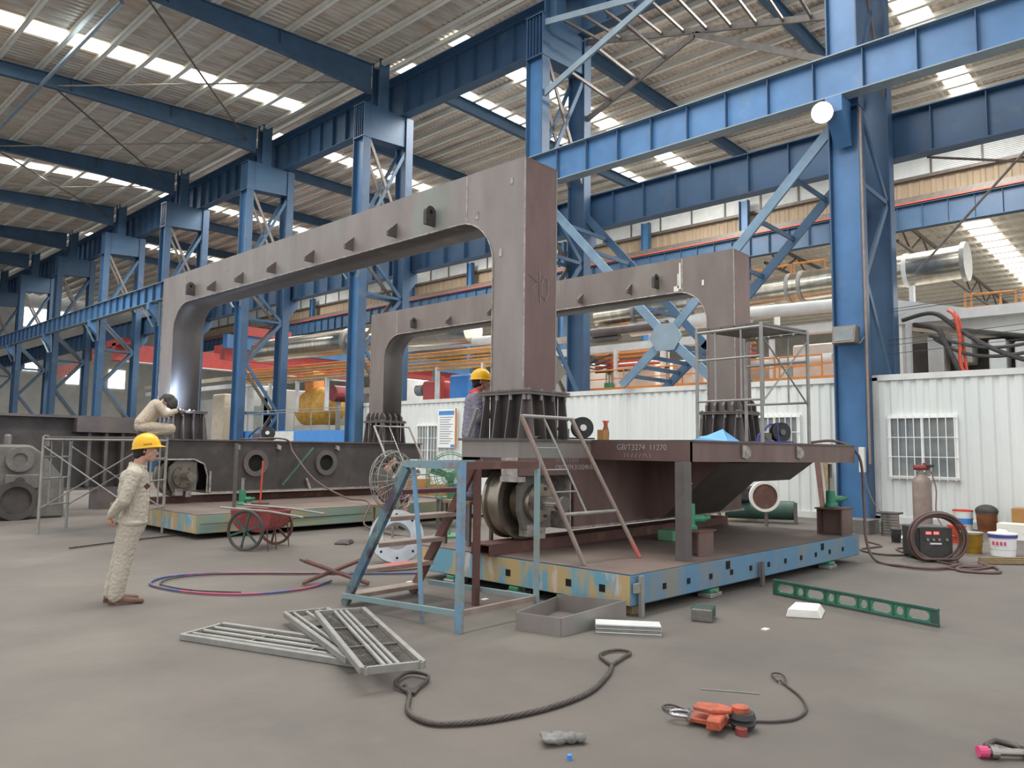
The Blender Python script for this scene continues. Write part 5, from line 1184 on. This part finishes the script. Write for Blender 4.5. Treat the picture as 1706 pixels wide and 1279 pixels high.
MB().add([(18.605, 6.08, 4.36), (18.605, 6.48, 4.36), (18.70, 6.5, 4.69), (18.70, 6.06, 4.69)], [(0, 1, 2, 3)]).build('lamp_glass', 'glasswin', t)
MB().bar((18.95, 6.02, 4.3), (19.02, 5.9, 4.5), .02, .02).build('chain', 'galv', t)
tag(MB().box(18.85, 18.98, 5.95, 6.08, 1.2, 1.8).build('switch_box', 'offwhite', bevel=.01), 'white electrical switch box on the foot of the nearest column', 'switch box')
# gable banner and red overhead crane
b = MB(); n = 20; vs = []
for i in range(n+1):
    f = i/n; sag = .6*4*f*(1-f); y = 80.2-12.6*f; z1 = 8.55+.75*f-sag*.6+.5*(abs(f-.5)); vs += [(21.9, y, z1-.85+.25*4*f*(1-f)*.0), (21.9, y, z1+.05)]
o = b.add(vs, [(2*i, 2*i+2, 2*i+3, 2*i+1) for i in range(n)]).build('banner', 'red_pink'); md = o.modifiers.new('s', 'SOLIDIFY'); md.thickness = .02
tag(o, 'faded red banner with pale lettering sagging between two far columns at left', 'banner')
for i in range(14):
    f = (i+1.5)/16; y = 80.2-12.6*f; sag = .6*4*f*(1-f); z1 = 8.55+.75*f-sag*.6+.5*(abs(f-.5)); q = MB().box(21.86, 21.88, y-.22, y+.22, z1-.30, z1-.24).box(21.86, 21.88, y-.2, y+.2, z1-.46, z1-.41).box(21.86, 21.88, y-.03, y+.03, z1-.6, z1-.2).build('banner_letter', 'khaki'); q.parent = o; q.location = Vector(q.location)-o.location
t = thing('overhead_crane', 'red overhead travelling crane spanning the next bay, behind the left columns', 'crane', (33, 62, 8))
MB().box(21.5, 44.5, 61.6, 62.4, 8.15, 9.5).build('bridge_girder', 'red', t); MB().box(22.2, 44.2, 61.5, 62.5, 8.1, 8.16).build('bottom_flange', 'white', t)
MB().box(21.5, 22.6, 60.2, 63.8, 9.3, 9.8).build('end_truck', 'red', t); MB().box(30, 33, 61, 63, 9.5, 10.3).build('trolley', 'red', t)
t = thing('overhead_crane', 'blue overhead crane girder with red beam below, left of the fourth column', 'crane', (33, 46, 8))
MB().box(22.6, 44, 45.7, 46.3, 7.9, 8.8).build('bridge_girder', 'blue', t); MB().box(23, 44, 46.8, 47.4, 7.3, 8.0).build('bridge_girder', 'red', t); MB().box(23, 27, 45.4, 45.6, 8.8, 9.4).build('trolley', 'red', t)
# ---- long drilling machine in the next bay
M1 = thing('tunnel_machine', 'long white and orange machine train with silver duct, behind the site offices', 'machine', (25, 15, 0))
def cylY(b, x, z0, z1, y0, y1, r, n=28): return b.cyl((x, y0, z0), (x, y1, z1), r, n)
cylY(MB(), 24, 7.1, 6.9, 4.75, 17.4, .48).build('silver_duct', 'silver', M1, smooth='auto')
for y, r in ((4.7, .56), (9.3, .52), (9.7, .5), (6.2, .5), (13.2, .52), (15.6, .52)):
    cylY(MB(), 24, 7.1-.016*(y-4.75), 7.1-.016*(y-4.75), y-.06, y+.06, r).build('duct_band', 'galv' if y != 6.2 else 'white', M1, smooth='auto')
cylY(MB(), 24, 7.1, 7.45, 24.6, 34, .62).build('silver_duct', 'silver', M1, smooth='auto'); cylY(MB(), 24, 7.45, 7.65, 34.3, 44, .68).build('silver_duct', 'silver', M1, smooth='auto')
cylY(MB(), 24, 7.43, 7.43, 34, 34.3, .75).build('duct_band', 'galv', M1)
for y in (6.1, 10.2, 14.5): MB().box(23.9, 24.1, y-.06, y+.06, 5.6, 6.62).build('duct_post', 'white', M1)
cylY(MB(), 22.9, 6.05, 6.15, 6.5, 10.9, .2, 16).build('white_pipe', 'offwhite', M1, smooth='auto'); cylY(MB(), 22.9, 6.1, 6.1, 10.6, 11.0, .27, 16).build('pipe_flange', 'galv', M1)
cylY(MB(), 24, 6.35, 6.3, 12.3, 15.9, .3, 18).build('white_pipe', 'offwhite', M1, smooth='auto'); cylY(MB(), 24.1, 6.5, 6.8, 20.5, 33, .21, 16).build('white_pipe', 'offwhite', M1, smooth='auto')
cylY(MB(), 23.4, 6.2, 6.2, 14.0, 17.4, .17, 14).build('steel_pipe', 'steel_mid', M1, smooth='auto'); cylY(MB(), 23.6, 5.95, 5.95, 16.2, 17.6, .15, 14).build('steel_pipe', 'steel_mid', M1, smooth='auto')
MB().box(23.3, 23.7, 3, 60, 5.38, 5.66).build('long_beam', 'offwhite', M1)
MB().box(23.2, 23.3, 18, 60, 5.9, 6.15).build('long_beam', 'khaki', M1)
for i, (z, mm) in enumerate(((5.25, 'orange'), (5.12, 'orange'), (4.95, 'orange_red'), (4.8, 'orange_red'), (4.62, 'black'))):
    cylY(MB(), 23.15, z, z, 14.6-.2*i, 17.0, .045, 8).build('orange_pipe', mm, M1)
    cylY(MB(), 23.0, z+.05, z+.02, 10.5, 12.6, .04, 8).build('orange_pipe', mm, M1)
for i in range(6):
    z = 5.5+.16*i; cylY(MB(), 23.05, z-.3, z+.05, 20.5, 44, .045, 6).build('orange_pipe', 'orange' if i % 2 else 'yellow', M1)
for y in list(range(6, 18, 2))+list(range(20, 46, 3)): MB().box(23.0, 23.2, y-.06, y+.06, 3.6, 5.4).build('frame_post', 'offwhite', M1)
MB().box(22.6, 26.5, 7.05, 18, 3.75, 3.95).build('machine_deck', 'orange', M1)
for y0, y1 in ((8.3, 9.6), (9.75, 11.2), (11.4, 13.0), (13.2, 15.2), (15.4, 17.4)):
    b = MB().tube([(22.7, y0, 3.95), (22.7, y0, 4.6), (22.7, y1, 4.6), (22.7, y1, 3.95)], .03, 8).tube([(22.7, y0, 4.28), (22.7, y1, 4.28)], .02, 6); b.build('orange_railing', 'orange', M1)
for y0, y1 in ((8.6, 9.6), (9.7, 10.6), (10.7, 11.4)):
    MB().tube([(24, y0, 7.5), (24, y0, 7.8), (24, y1, 7.82), (24, y1, 7.5)], .035, 8).build('orange_railing', 'orange', M1)
for x0, y0, dx, dy, z0, z1, mm in ((24.5, 8.5, 1.5, 1.4, 3.95, 5.2, 'offwhite'), (24.6, 10.6, 1.2, 2.2, 3.95, 4.9, 'gray_wall'), (24.4, 13.4, 1.8, 1.0, 3.95, 5.0, 'offwhite'), (24.5, 15.2, 1.5, 1.8, 3.95, 5.1, 'container'), (24.3, 7.2, 1.5, 1, 4, 5.2, 'gray_wall')):
    MB().box(x0, x0+dx, y0, y0+dy, z0, z1).build('equipment_cabinet', mm, M1, bevel=.04)
for y, r, z, mm in ((11.2, .25, 4.6, 'galv'), (12.9, .2, 4.5, 'offwhite'), (14.2, .16, 4.6, 'silver'), (16.6, .2, 4.5, 'silver'), (7.9, .22, 4.5, 'offwhite')):
    MB().cyl((23.6, y, 3.9), (23.6, y, z+.7), r, 18).build('cylinder_tank', mm, M1, smooth='auto')
cylY(MB(), 23.4, 4.55, 4.5, 8.2, 12.0, .17, 12).build('white_pipe', 'offwhite', M1, smooth='auto')
MB().box(23.9, 24.9, 12.0, 12.5, 4.0, 4.3).build('orange_block', 'orange', M1, bevel=.05)
MB().box(22.75, 22.95, 16.0, 16.3, 3.95, 4.15).build('green_box', 'green', M1)
random.seed(11)
for i in range(9):
    y = 16.0+random.uniform(0, 1.7); z = 4.6+random.uniform(0, .8); MB().tube(cat_([(23.0, y, z), (22.95, y+.6, z-.15), (23.0, y+1.3, z+.05)], 4), .03, 6).build('black_hose', 'rubber', M1)
for y0, z0, z1, mm in ((18.2, 3.2, 5.2, 'gray_wall'), (20.2, 3, 5.1, 'steel_mid'), (22.5, 3.2, 4.9, 'netting'), (29.8, 2.6, 5.2, 'offwhite'), (32, 2.5, 4.6, 'netting'), (42, 2, 5.2, 'gray_wall'), (45, 1, 5.6, 'offwhite'), (49, 0, 5.2, 'khaki')):
    MB().box(24.2, 26.5, y0, y0+1.7, z0, z1).build('equipment_cabinet', mm, M1, bevel=.06)
MB().box(27.5, 28.0, 18, 60, 0, 5.3).build('rear_panel', 'gray_wall', M1)
# red, blue and yellow machines behind the offices
t = thing('red_engine', 'red engine with grey exhaust behind the cream site office', 'engine', (24, 27.3, 0))
MB().box(23.7, 24.6, 26.6, 27.8, 2.6, 4.9).build('engine_block', 'red', t, bevel=.1); MB().cyl((24, 27.9, 4.5), (24, 28.4, 4.5), .3, 16).build('pulley', 'galv', t); MB().box(23.6, 23.8, 26.3, 26.55, 2.5, 5.05).build('orange_upright', 'orange_red', t); MB().cyl((24, 27.2, 4.9), (24, 27.2, 5.4), .15, 12).build('exhaust', 'galv', t)
tag(MB().box(23.8, 24.6, 24.6, 26.0, 2.6, 5.1).build('blue_cabinet', 'blue_bright', bevel=.1), 'blue machine cabinet behind the cream site office, right of the red engine', 'cabinet')
t = thing('yellow_machine', 'rounded yellow machine housing with a raised chute, beyond the railing at left centre', 'machine', (25, 38, 0))
MB().sph((24.6, 38, 3.9), (1.0, 2.2, 1.25), 20, 12).build('drum_housing', 'yellow', t, smooth=True)
MB().prism([(38.0, 4.4), (38.9, 4.4), (39.2, 6.0), (38.2, 6.1)], 0, 24.2, 25).build('chute', 'orange', t, bevel=.05); MB().box(24, 26, 36.4, 39.6, 0, 2.9).build('base_frame', 'gray_wall', t)
tag(MB().box(24.2, 25, 42.5, 44.2, 2.2, 4.9).build('grey_tank', 'teal_paint', bevel=.2), 'blue grey tank left of the yellow machine housing', 'tank')
t = thing('red_reel', 'small red and white reel next to the third column', 'reel', (24, 35.2, 0))
MB().cyl((23.6, 35.2, 4.6), (24.4, 35.2, 4.6), .45, 20).build('reel_drum', 'cart_red', t); MB().box(23.9, 24.1, 35.1, 35.3, 0, 4.3).build('reel_post', 'galv', t)
# blue long tank with railing
t = thing('blue_container', 'bright blue low container with white panel and thin railing, behind the far carriage', 'container', (20, 32, 0))
MB().box(19.5, 23, 27.6, 37.2, 0, 2.42).build('container_body', 'blue_bright', t); MB().box(19.45, 19.5, 32.2, 34.0, 1.75, 2.38).build('white_panel', 'offwhite', t); MB().box(19.45, 19.5, 34.2, 35.6, 1.9, 2.35).build('grey_panel', 'steel_mid', t)
for z in (3.3, 3.42): MB().box(19.5, 19.54, 27.6, 37.2, z, z+.03).build('rail', 'galv', t)
for i in range(7): y = 27.8+1.5*i; MB().box(19.5, 19.54, y-.02, y+.02, 2.4, 3.35).build('rail_post', 'galv', t)
# white machine front at right edge
M2 = thing('drill_machine', 'white machine body with black hoses above the right site office', 'machine', (24.5, 4, 0))
MB().prism([(6.6, 5.55), (6.6, 6.22), (3.0, 5.3), (-1, 5.0), (-1, 4.6), (3.2, 4.85)], 0, 23.7, 26).build('sloped_boom', 'offwhite', M2)
MB().box(23.4, 23.7, 6.25, 6.5, 3.4, 5.6).build('white_post', 'white', M2)
for y0, y1, z0, z1, mm in ((5.3, 5.7, 3.5, 5.0, 'offwhite'), (4.6, 5.1, 4.2, 5.0, 'gray_wall'), (2.9, 3.6, 3.5, 4.7, 'offwhite'), (1.0, 2.6, 3.5, 4.9, 'gray_wall'), (3.8, 4.2, 3.5, 4.8, 'container')):
    MB().box(23.8, 24.6, y0, y1, z0, z1).build('machine_panel', mm, M2, bevel=.03)
MB().box(24.9, 25.4, -2, 7, 3.4, 5.0).build('recess_shade', 'steel_dark', M2)  # solid dark box put in for the shaded cavities behind the panels
MB().box(23.5, 24.4, 4.7, 5.9, 3.6, 3.85).build('orange_arm', 'orange', M2, bevel=.05); MB().cyl((23.9, 3.3, 3.95), (23.9, 2.7, 3.95), .3, 18).build('red_motor', 'cart_red', M2, smooth='auto')
def hose(pts, r, mm, nm='hose'): MB().tube(cat_(pts, 6), r, 8).build(nm, mm, M2, smooth=True)
hose([(22.5, 6.0, 5.35), (22.4, 5.2, 5.45), (22.3, 4.6, 4.95), (22.2, 3.9, 4.4), (22.2, 3.1, 4.0), (22.2, 2.4, 3.85)], .06, 'rubber')
hose([(22.5, 5.7, 5.2), (22.3, 5.1, 5.0), (22.2, 4.9, 4.6), (22.2, 4.65, 4.0), (22.2, 4.5, 3.6)], .07, 'rubber')
hose([(22.4, 5.3, 4.85), (22.2, 4.7, 4.6), (22.2, 4.0, 4.4), (22.2, 3.3, 4.4), (22.2, 2.5, 4.55)], .045, 'rubber')
hose([(22.4, 5.2, 4.75), (22.2, 4.5, 4.3), (22.2, 3.7, 4.15), (22.2, 2.8, 4.25)], .045, 'rubber')
hose([(22.5, 4.85, 5.5), (22.2, 4.65, 5.3), (22.2, 4.55, 4.7), (22.2, 4.55, 4.0), (22.2, 4.4, 3.6)], .05, 'orange_red')
hose([(22.6, 4.75, 5.45), (22.3, 4.58, 5.2), (22.3, 4.5, 4.6), (22.3, 4.42, 3.6)], .04, 'orange_red')
for y0, y1 in ((3.55, 4.6), (3.9, 4.75), (2.2, 3.4), (1.0, 2.1)):
    MB().tube([(24, y0, 5.3), (24, y0, 6.1), (24, y1, 6.15), (24, y1, 5.4)], .035, 8).tube([(24, y0, 5.75), (24, y1, 5.78)], .025, 6).build('orange_railing', 'orange', M2)
for z in (5.35, 5.28, 4.55, 4.42, 4.2): MB().tube([(20.6, 5.86, z), (20.6, -3, z+.4)], .008, 5).build('wire', 'black', M2)
# ---- far left: plate girder and casting
t = thing('plate_girder', 'long dark steel plate girder with vertical stiffeners lying at the left edge behind the casting', 'girder', (2, 20.8, .5))
MB().box(-6, 8.0, 21.0, 21.05, .55, 2.3).build('web', 'steel_dark', t); MB().box(-6, 8.0, 20.75, 21.3, 2.3, 2.36).build('top_flange', 'steel_mid', t); MB().box(-6, 8.0, 20.75, 21.3, .5, .56).build('bottom_flange', 'steel_mid', t)
for i in range(16):
    if -5.6+.62*i < 6.4: MB().box(-5.62+.62*i, -5.58+.62*i, 20.78, 21.0, .55, 2.3).build('stiffener', 'steel_mid', t)
MB().box(6.4, 8.0, 20.6, 21.1, 1.95, 2.3).build('end_box', 'steel_mid', t)
for x in (6.7, 7.1, 7.5): MB().box(x, x+.08, 20.7, 21.0, .6, 1.95).build('end_rib', 'steel_mid', t)
for x in (-5, 0, 7): MB().box(x, x+.5, 20.75, 21.3, 0, .5).build('support_block', 'steel_mid', t)
t = thing('iron_casting', 'large rough grey iron casting with round bosses on the floor at the left edge', 'casting', (4, 19.6, 0))
MB().add([(0, 19.0, 0), (5.75, 19.0, 0), (5.75, 20.3, 0), (0, 20.3, 0), (0, 19.0, 1.6), (5.0, 19.0, 1.62), (5.3, 20.3, 1.62), (0, 20.3, 1.6), (5.3, 19.0, 1.45), (5.75, 19.0, .9)], [(0, 3, 2, 1), (0, 1, 9, 8, 5, 4), (4, 5, 6, 7), (5, 8, 9, 1, 2, 6), (0, 4, 7, 3), (3, 7, 6, 2)]).build('casting_body', 'castgrey', t, bevel=.05)
MB().lathe((4.8, 18.9, 1.3), (0, 1, 0), [(.27, 0), (.27, .12), (0.0, .12), (0, .04), (.14, .04), (.14, 0)], 32).build('round_boss', 'castgrey', t, smooth='auto')
MB().box(4.55, 5.2, 18.92, 19.02, .65, .98).build('square_boss', 'castgrey', t, bevel=.03); MB().cyl((4.82, 18.9, .82), (4.82, 18.93, .82), .1, 16).build('boss_hole', 'steel_dark', t)
MB().lathe((4.75, 18.8, .42), (0, 1, 0), [(.42, 0), (.42, .2), (0, .2), (0, .1), (.3, .1), (.3, 0)], 36).build('lower_ring', 'steel_dark', t, smooth='auto')
for x in (4.6, 5.35): MB().box(x, x+.12, 19.3, 19.5, 1.55, 1.85).build('top_lug', 'castgrey', t, bevel=.04)
# ---- fans
def fan(lab, x, y, z, r, nrm, mt, mt2):
    t = thing('cage_fan', lab, 'fan', (x, y, 0), group='industrial cage fans'); n_ = Vector(nrm).normalized(); c = Vector((x, y, z))
    sd = n_.cross(Vector((0, 0, 1))).normalized(); u = sd.cross(n_)
    def ring(rr, off): return [c+n_*off+(sd*math.cos(a)+u*math.sin(a))*rr for a in [2*math.pi*k/32 for k in range(32)]]
    b = MB()
    for rr, off in ((r, 0), (r*.92, .1), (r*.92, -.1), (r*.6, .15), (r*.6, -.15), (r*.3, .17)): b.tube(ring(rr, off), .008, 5, closed=True)
    for k in range(26):
        a = 2*math.pi*k/26; d = sd*math.cos(a)+u*math.sin(a)
        for s_ in (-1, 1): b.tube([c+n_*.17*s_, c+d*r*.6+n_*.15*s_, c+d*r*.92+n_*.1*s_, c+d*r], .004, 4)
    b.build('wire_cage', mt, t)
    MB().cyl(c-n_*.14, c+n_*.1, .09, 14).build('motor', mt2, t)
    for k in range(3):
        a = 2*math.pi*k/3+.4; d = sd*math.cos(a)+u*math.sin(a); e = n_.cross(d)
        MB().add([c+d*.06-e*.05+n_*.02, c+d*.06+e*.05-n_*.02, c+d*r*.85+e*.22*r-n_*.03, c+d*r*.85-e*.2*r+n_*.05], [(0, 1, 2, 3)]).build('blade', mt2, t)
    MB().cyl((x, y, .03), (x, y, z), .025, 8).build('stand_pole', mt, t); MB().cyl((x, y, 0), (x, y, .04), .3, 24).build('round_base', mt2, t)
fan('big grey wire cage fan seen from the side, left of the step platform top', 8.6, 10.8, 1.05, .56, (.15, -1, .12), 'galv', 'galv')
fan('green cage fan seen through the step platform top, nearer the near carriage', 9.7, 10.5, 1.12, .46, (-.75, -.65, 0), 'teal_green', 'teal_green')
t = thing('flange_ring', 'pale round flange ring with bolt holes, leaning behind the step platform', 'flange', (7.0, 8.7, 0))
MB().lathe((7.0, 8.7, .36), (-.5, -.75, .35), [(.39, 0), (.39, .06), (.2, .06), (.2, -.1), (.26, -.1), (.26, 0)], 40).build('ring_body', 'ring_white', t, smooth='auto')
nn = Vector((-.5, -.75, .35)).normalized(); sd = nn.cross(Vector((0, 0, 1))).normalized(); u = sd.cross(nn)
for k in range(8): a = 2*math.pi*k/8; c = Vector((7.0, 8.7, .36))+(sd*math.cos(a)+u*math.sin(a))*.32; MB().cyl(c+nn*.055, c+nn*.065, .018, 8).build('bolt_hole', 'hole', t)
# workbench with boxes behind the fans
t = thing('workbench', 'low workbench behind the fans and step platform', 'bench', (10.9, 12.1, 0))
MB().box(10.3, 11.6, 11.5, 12.8, .62, .66).build('bench_top', 'galv', t)
for x in (10.35, 11.55):
    for y in (11.55, 12.75): MB().box(x-.025, x+.025, y-.025, y+.025, 0, .62).build('leg', 'galv_dark', t)
tag(MB().box(10.35, 10.7, 12.2, 12.6, .665, 1.0).build('carton', 'cardboard'), 'open brown carton on the workbench, nearer the seated person', 'box', 'cartons on the workbench')
tag(MB().box(10.55, 10.95, 11.8, 12.1, .665, .9).build('carton', 'cardboard'), 'flat brown carton on the workbench, beside the blue bundle', 'box', 'cartons on the workbench')
b = MB(); random.seed(2)
for i in range(10): b.sph((11.1+random.uniform(-.2, .2), 11.75+random.uniform(-.15, .2), .78+random.uniform(-.04, .12)), .09)
tag(b.build('cable_bundle', 'blue_dark', smooth=True), 'dark blue cable bundle heaped on the workbench', 'bundle')
for i, (lab, col) in enumerate((('black cable lying in loops on the floor behind the big wheel', 'rubber'), ('grey cable lying in loops on the floor behind the big wheel', 'cable'), ('pale cable lying in loops on the floor behind the step platform', 'galv'))):
    pts = [(8.6+.9*math.cos(a)+.15*a*.3, 8.6+.6*math.sin(a)+i*.25, .02) for a in [k*.7+i for k in range(14)]]; ztube('cable', lab, pts, .014, col, 'cable', grp='loose cables on the floor behind the near plate')
# ---- notice board, whiteboard on the cream office
t = thing('notice_board', 'white notice board with blue header on the cream site office', 'notice board', (19.37, 21.2, 1.65))
MB().box(19.34, 19.38, 20.72, 21.7, 1.68, 3.14).build('board', 'white', t); MB().box(19.335, 19.34, 20.78, 21.64, 2.92, 3.08).build('blue_header', 'blue_bright', t)
MB().box(19.335, 19.34, 20.74, 20.95, 1.7, 1.8).build('blue_corner', 'blue_bright', t)
b = MB()
for i in range(12): z = 2.82-.09*i; b.box(19.336, 19.34, 20.85+.1*(i % 3), 21.58, z, z+.028)
b.build('printed_lines', 'pale_blue', t); MB().box(19.33, 19.38, 20.68, 20.72, 1.66, 3.16).build('edge_strip', 'orange', t)
# ---- right-hand wall clutter
def bucket(lab, x, y, r, h, body, lid, band=None, grp='paint buckets along the right wall'):
    t = thing('paint_bucket', lab, 'bucket', (x, y, 0), group=grp)
    MB().lathe((x, y, 0), (0, 0, 1), [(0, 0), (r*.88, 0), (r*.9, h*.3), (r*.93, h*.32), (r, h*.95), (r*1.04, h*.96), (r*1.04, h), (0, h)], 28).build('bucket_body', body, t, smooth='auto')
    MB().lathe((x, y, h), (0, 0, 1), [(0, 0), (r*1.05, 0), (r*1.05, .03), (0, .04)], 28).build('lid', lid, t, smooth='auto')
    if band: MB().lathe((x, y, h*.35), (0, 0, 1), [(r*.96, 0), (r*.985, h*.3), (r*.9, h*.3), (r*.9, 0)], 28).build('label_band', band, t, smooth='auto')
    MB().tube([(x-r*.7, y+r*.7, h*.9), (x-r*.9, y-.0, h*.7), (x+r*.7*.2, y-r*1.03, h*.6), (x+r*.7, y-r*.7, h*.9)], .005, 5).build('wire_handle', 'galv', t)
    return t
bucket('white bucket with red lid and blue label against the right office wall', 18.9, 3.95, .19, .42, 'white', 'redcloth', 'blue_bright')
t = bucket('rusty orange drum with black rag on top, against the right office wall', 18.9, 3.5, .2, .4, 'brownglass', 'rubber')
MB().sph((18.9, 3.5, .45), (.22, .22, .14), 14, 8).build('black_rag', 'rubber', t, smooth=True)
bucket('gold tin bucket, leftmost of the front row by the welding machine', 14.75, 2.98, .18, .32, 'gold', 'galv')
t = bucket('white bucket with blue rim and pink print, middle of the front row', 14.75, 2.52, .2, .34, 'white', 'papery')
MB().lathe((14.75, 2.52, .3), (0, 0, 1), [(.2, 0), (.212, 0), (.212, .05), (.2, .05)], 28).build('blue_rim', 'motor_blue', t)
for i in range(4): MB().box(14.55-.0, 14.56, 2.62-.055*i-.015, 2.62-.055*i+.015, .18, .24).build('pink_print', 'pink', t)
for i in range(3): MB().sph((14.7+.05*i, 2.48+.04*i, .37), .06, 8, 6).build('rag', 'papery', t, smooth=True)
bucket('white and orange bucket at the right edge of the photo', 15.0, 2.05, .2, .34, 'orange_red', 'brownglass', 'white')
bucket('small orange can on the floor left of the coiled cable', 15.1, 4.02, .11, .2, 'orange_red', 'white')
bucket('small black can beside the small orange can', 15.35, 4.32, .09, .22, 'black', 'black')
bucket('small red topped tin behind the gold bucket', 16.2, 3.5, .15, .3, 'orange_red', 'redcloth')
tag(MB().box(17.6, 18.1, 2.5, 3.1, 0, .3).build('carton', 'papery'), 'pale carton on the floor behind the front row of buckets', 'box')
tag(MB().box(18.6, 19.2, 2.4, 3.0, 0, .55).build('carton', 'cardboard'), 'brown carton against the right office wall at the photo edge', 'box')
t = thing('gas_cylinder', 'tall brown gas cylinder with red regulator standing behind the cable coil', 'gas cylinder', (18.4, 4.62, 0))
MB().lathe((18.4, 4.62, 0), (0, 0, 1), [(0, 0), (.19, 0), (.19, 1.02), (.16, 1.12), (.08, 1.2), (.08, 1.26), (0, 1.26)], 28).build('cylinder_body', 'rustpipe', t, smooth='auto')
MB().cyl((18.4, 4.62, 1.24), (18.4, 4.62, 1.34), .05, 12).build('neck', 'galv', t); MB().cyl((18.3, 4.75, 1.36), (18.45, 4.45, 1.36), .06, 14).cyl((18.4, 4.55, 1.36), (18.4, 4.55, 1.46), .04, 12).build('regulator', 'cart_red', t); MB().cyl((18.38, 4.5, 1.4), (18.3, 4.35, 1.4), .03, 10).build('gauge', 'black', t)
ztube('air_hose', 'thin brown hose running from the gas cylinder to the coiled cable', [(18.35, 4.45, 1.36), (17.8, 4.2, .95), (16.5, 3.9, .5), (15.0, 3.4, .3), (13.6, 2.95, .35)], .014, 'rust', 'hose')
ztube('cable', 'thin grey cable hanging from the switch box to the steel ring pile', [(18.85, 5.95, 1.2), (18.2, 5.7, .9), (17.2, 5.2, .5), (16.6, 4.8, .42)], .01, 'galv_dark', 'cable')
t = thing('ring_pile', 'stack of shiny steel rings with a dark cover, near the right office corner', 'rings', (16.5, 4.75, 0))
for i in range(8):
    MB().lathe((16.5, 4.75, .055*i), (0, 0, 1), [(.17, 0), (.17, .045), (.13, .045), (.13, 0)], 28).build('steel_ring', 'bright_steel', t, smooth='auto')
MB().box(16.3, 16.7, 4.55, 4.95, .44, .47).build('dark_cover', 'rubber', t)
tag(MB().box(16.3, 17.0, 5.1, 5.9, 0, .28).build('grey_crate', 'castgrey'), 'grey crate on the floor beside the stack of steel rings', 'crate')
tag(MB().box(15.9, 16.4, 4.1, 4.5, 0, .05).build('flat_sack', 'papery', bevel=.02), 'flattened pale sack in front of the stack of steel rings', 'sack')
t = thing('welding_machine', 'dark blue welding power source with red digits and brown cable coiled around it', 'welding machine', (13.2, 3.15, 0), R(-47))
MB().box(-.26, .26, -.02, .5, .04, .52).build('case', 'black', t, world=False, bevel=.02); MB().box(-.25, .25, -.03, -.02, .05, .51).build('front_panel', 'motor_blue' if False else 'rubber', t, world=False)
for x in (-.16, -.04): MB().box(x, x+.08, -.036, -.03, .41, .45).build('red_display', 'red_led', t, world=False)
for x in (-.16, -.07, .02, .14): MB().cyl((x+.02, -.05, .33), (x+.02, -.03, .33), .022, 12).build('knob', 'galv', t, world=False)
MB().box(-.1, .08, -.034, -.03, .255, .28).build('white_lettering', 'white', t, world=False)
for k in range(5):
    b = MB(); rr = .35+.018*((k*2)%5); pts = [(-.04+rr*1.08*math.cos(a), -.09-.022*k, .36+(rr-.02)*math.sin(a)) for a in [2*math.pi*q/36 for q in range(36)]]
    pts = [(x, y, max(z, .03+.005*k)) for x, y, z in pts]; b.tube(pts, .02, 8, closed=True).build('cable_loop', 'cable', t, world=False, smooth=True)
tag(MB().tube(cat_([(13.2, 2.55, .02), (12.9, 2.3, .02), (12.4, 2.2, .02), (12.2, 2.6, .02), (12.6, 2.7, .02), (13.0, 2.5, .02)], 6), .022, 8).build('cable', 'cable'), 'brown cable loop on the floor in front of the welding machine', 'cable')
for i in range(4):
    tag(MB().bar((13.3+.03*i, 2.6+.0*i, .02+.02*i), (13.9+.02*i, 1.9+.06*i, .02+.02*i), .05, .02).build('wood_slat', 'wood'), 'weathered flat slat, layer %s of the loose pile at the right edge' % ['one, lowest', 'two', 'three', 'four, topmost'][i], 'slat', 'loose slats at the right edge')
# generator behind the near deck
t = thing('air_compressor', 'old grey and black air compressor with a large wheel, seen under the near deck', 'compressor', (16.9, 7.6, 0))
MB().lathe((16.4, 7.35, .66), (-.75, -.65, 0), [(.34, 0), (.34, .1), (.28, .1), (.28, .04), (.04, .04), (.04, 0)], 32).build('flywheel', 'papery', t, smooth='auto'); MB().cyl((16.42, 7.37, .66), (16.35, 7.31, .66), .28, 28).build('wheel_face', 'rust', t)
MB().cyl((16.8, 8.5, .3), (17.5, 7.1, .3), .22, 20).build('air_tank', 'green_dark', t, smooth='auto'); MB().box(16.7, 17.2, 7.9, 8.5, .5, .85).build('motor', 'rubber', t, bevel=.05); MB().cyl((16.7, 8.1, .85), (16.7, 8.1, 1.15), .16, 16).build('pump_head', 'galv_dark', t)
for x, y in ((16.5, 8.5), (17.3, 7.0), (16.4, 7.3)): MB().box(x-.03, x+.03, y-.03, y+.03, 0, .5).build('leg', 'galv_dark', t)
for i, (y, lab) in enumerate(((6.95, 'dark timber plank leaning on the white office beside the compressor'), (6.75, 'grey green plank leaning on the white office beside the compressor'))):
    tag(MB().bar((18.4, y-.2, 0), (19.25, y+.3, 1.8), .12, .04).build('timber_plank', 'wood' if i else 'rust'), lab, 'plank', 'planks leaning on the office')
tag(MB().box(17.4, 18.0, 8.0, 9.2, 0, .7).build('pallet_crate', 'khaki2'), 'beige crate behind the compressor under the near deck', 'crate')
tag(MB().box(17.3, 17.9, 9.6, 10.8, 0, .9).build('pallet_crate', 'wood'), 'brown crate behind the near carriage under the deck', 'crate')
# tiny floor litter
for i, (x, y, lab) in enumerate(((6.1, 7.3, 'pale paper scrap on the floor under the step platform'), (5.2, 7.1, 'white paper scrap beside the step platform tread'), (6.0, 5.9, 'crumpled pale scrap behind the step platform leg'), (9.0, 2.3, 'dark flat scrap on the floor beyond the green straight edge'), (6.9, 3.1, 'tiny white chip on the floor in front of the rusty block'))):
    tag(MB().box(x-.04, x+.04, y-.025, y+.025, 0, .008).build('paper_scrap', 'papery' if i != 3 else 'rubber'), lab, 'scrap', 'scraps on the floor')
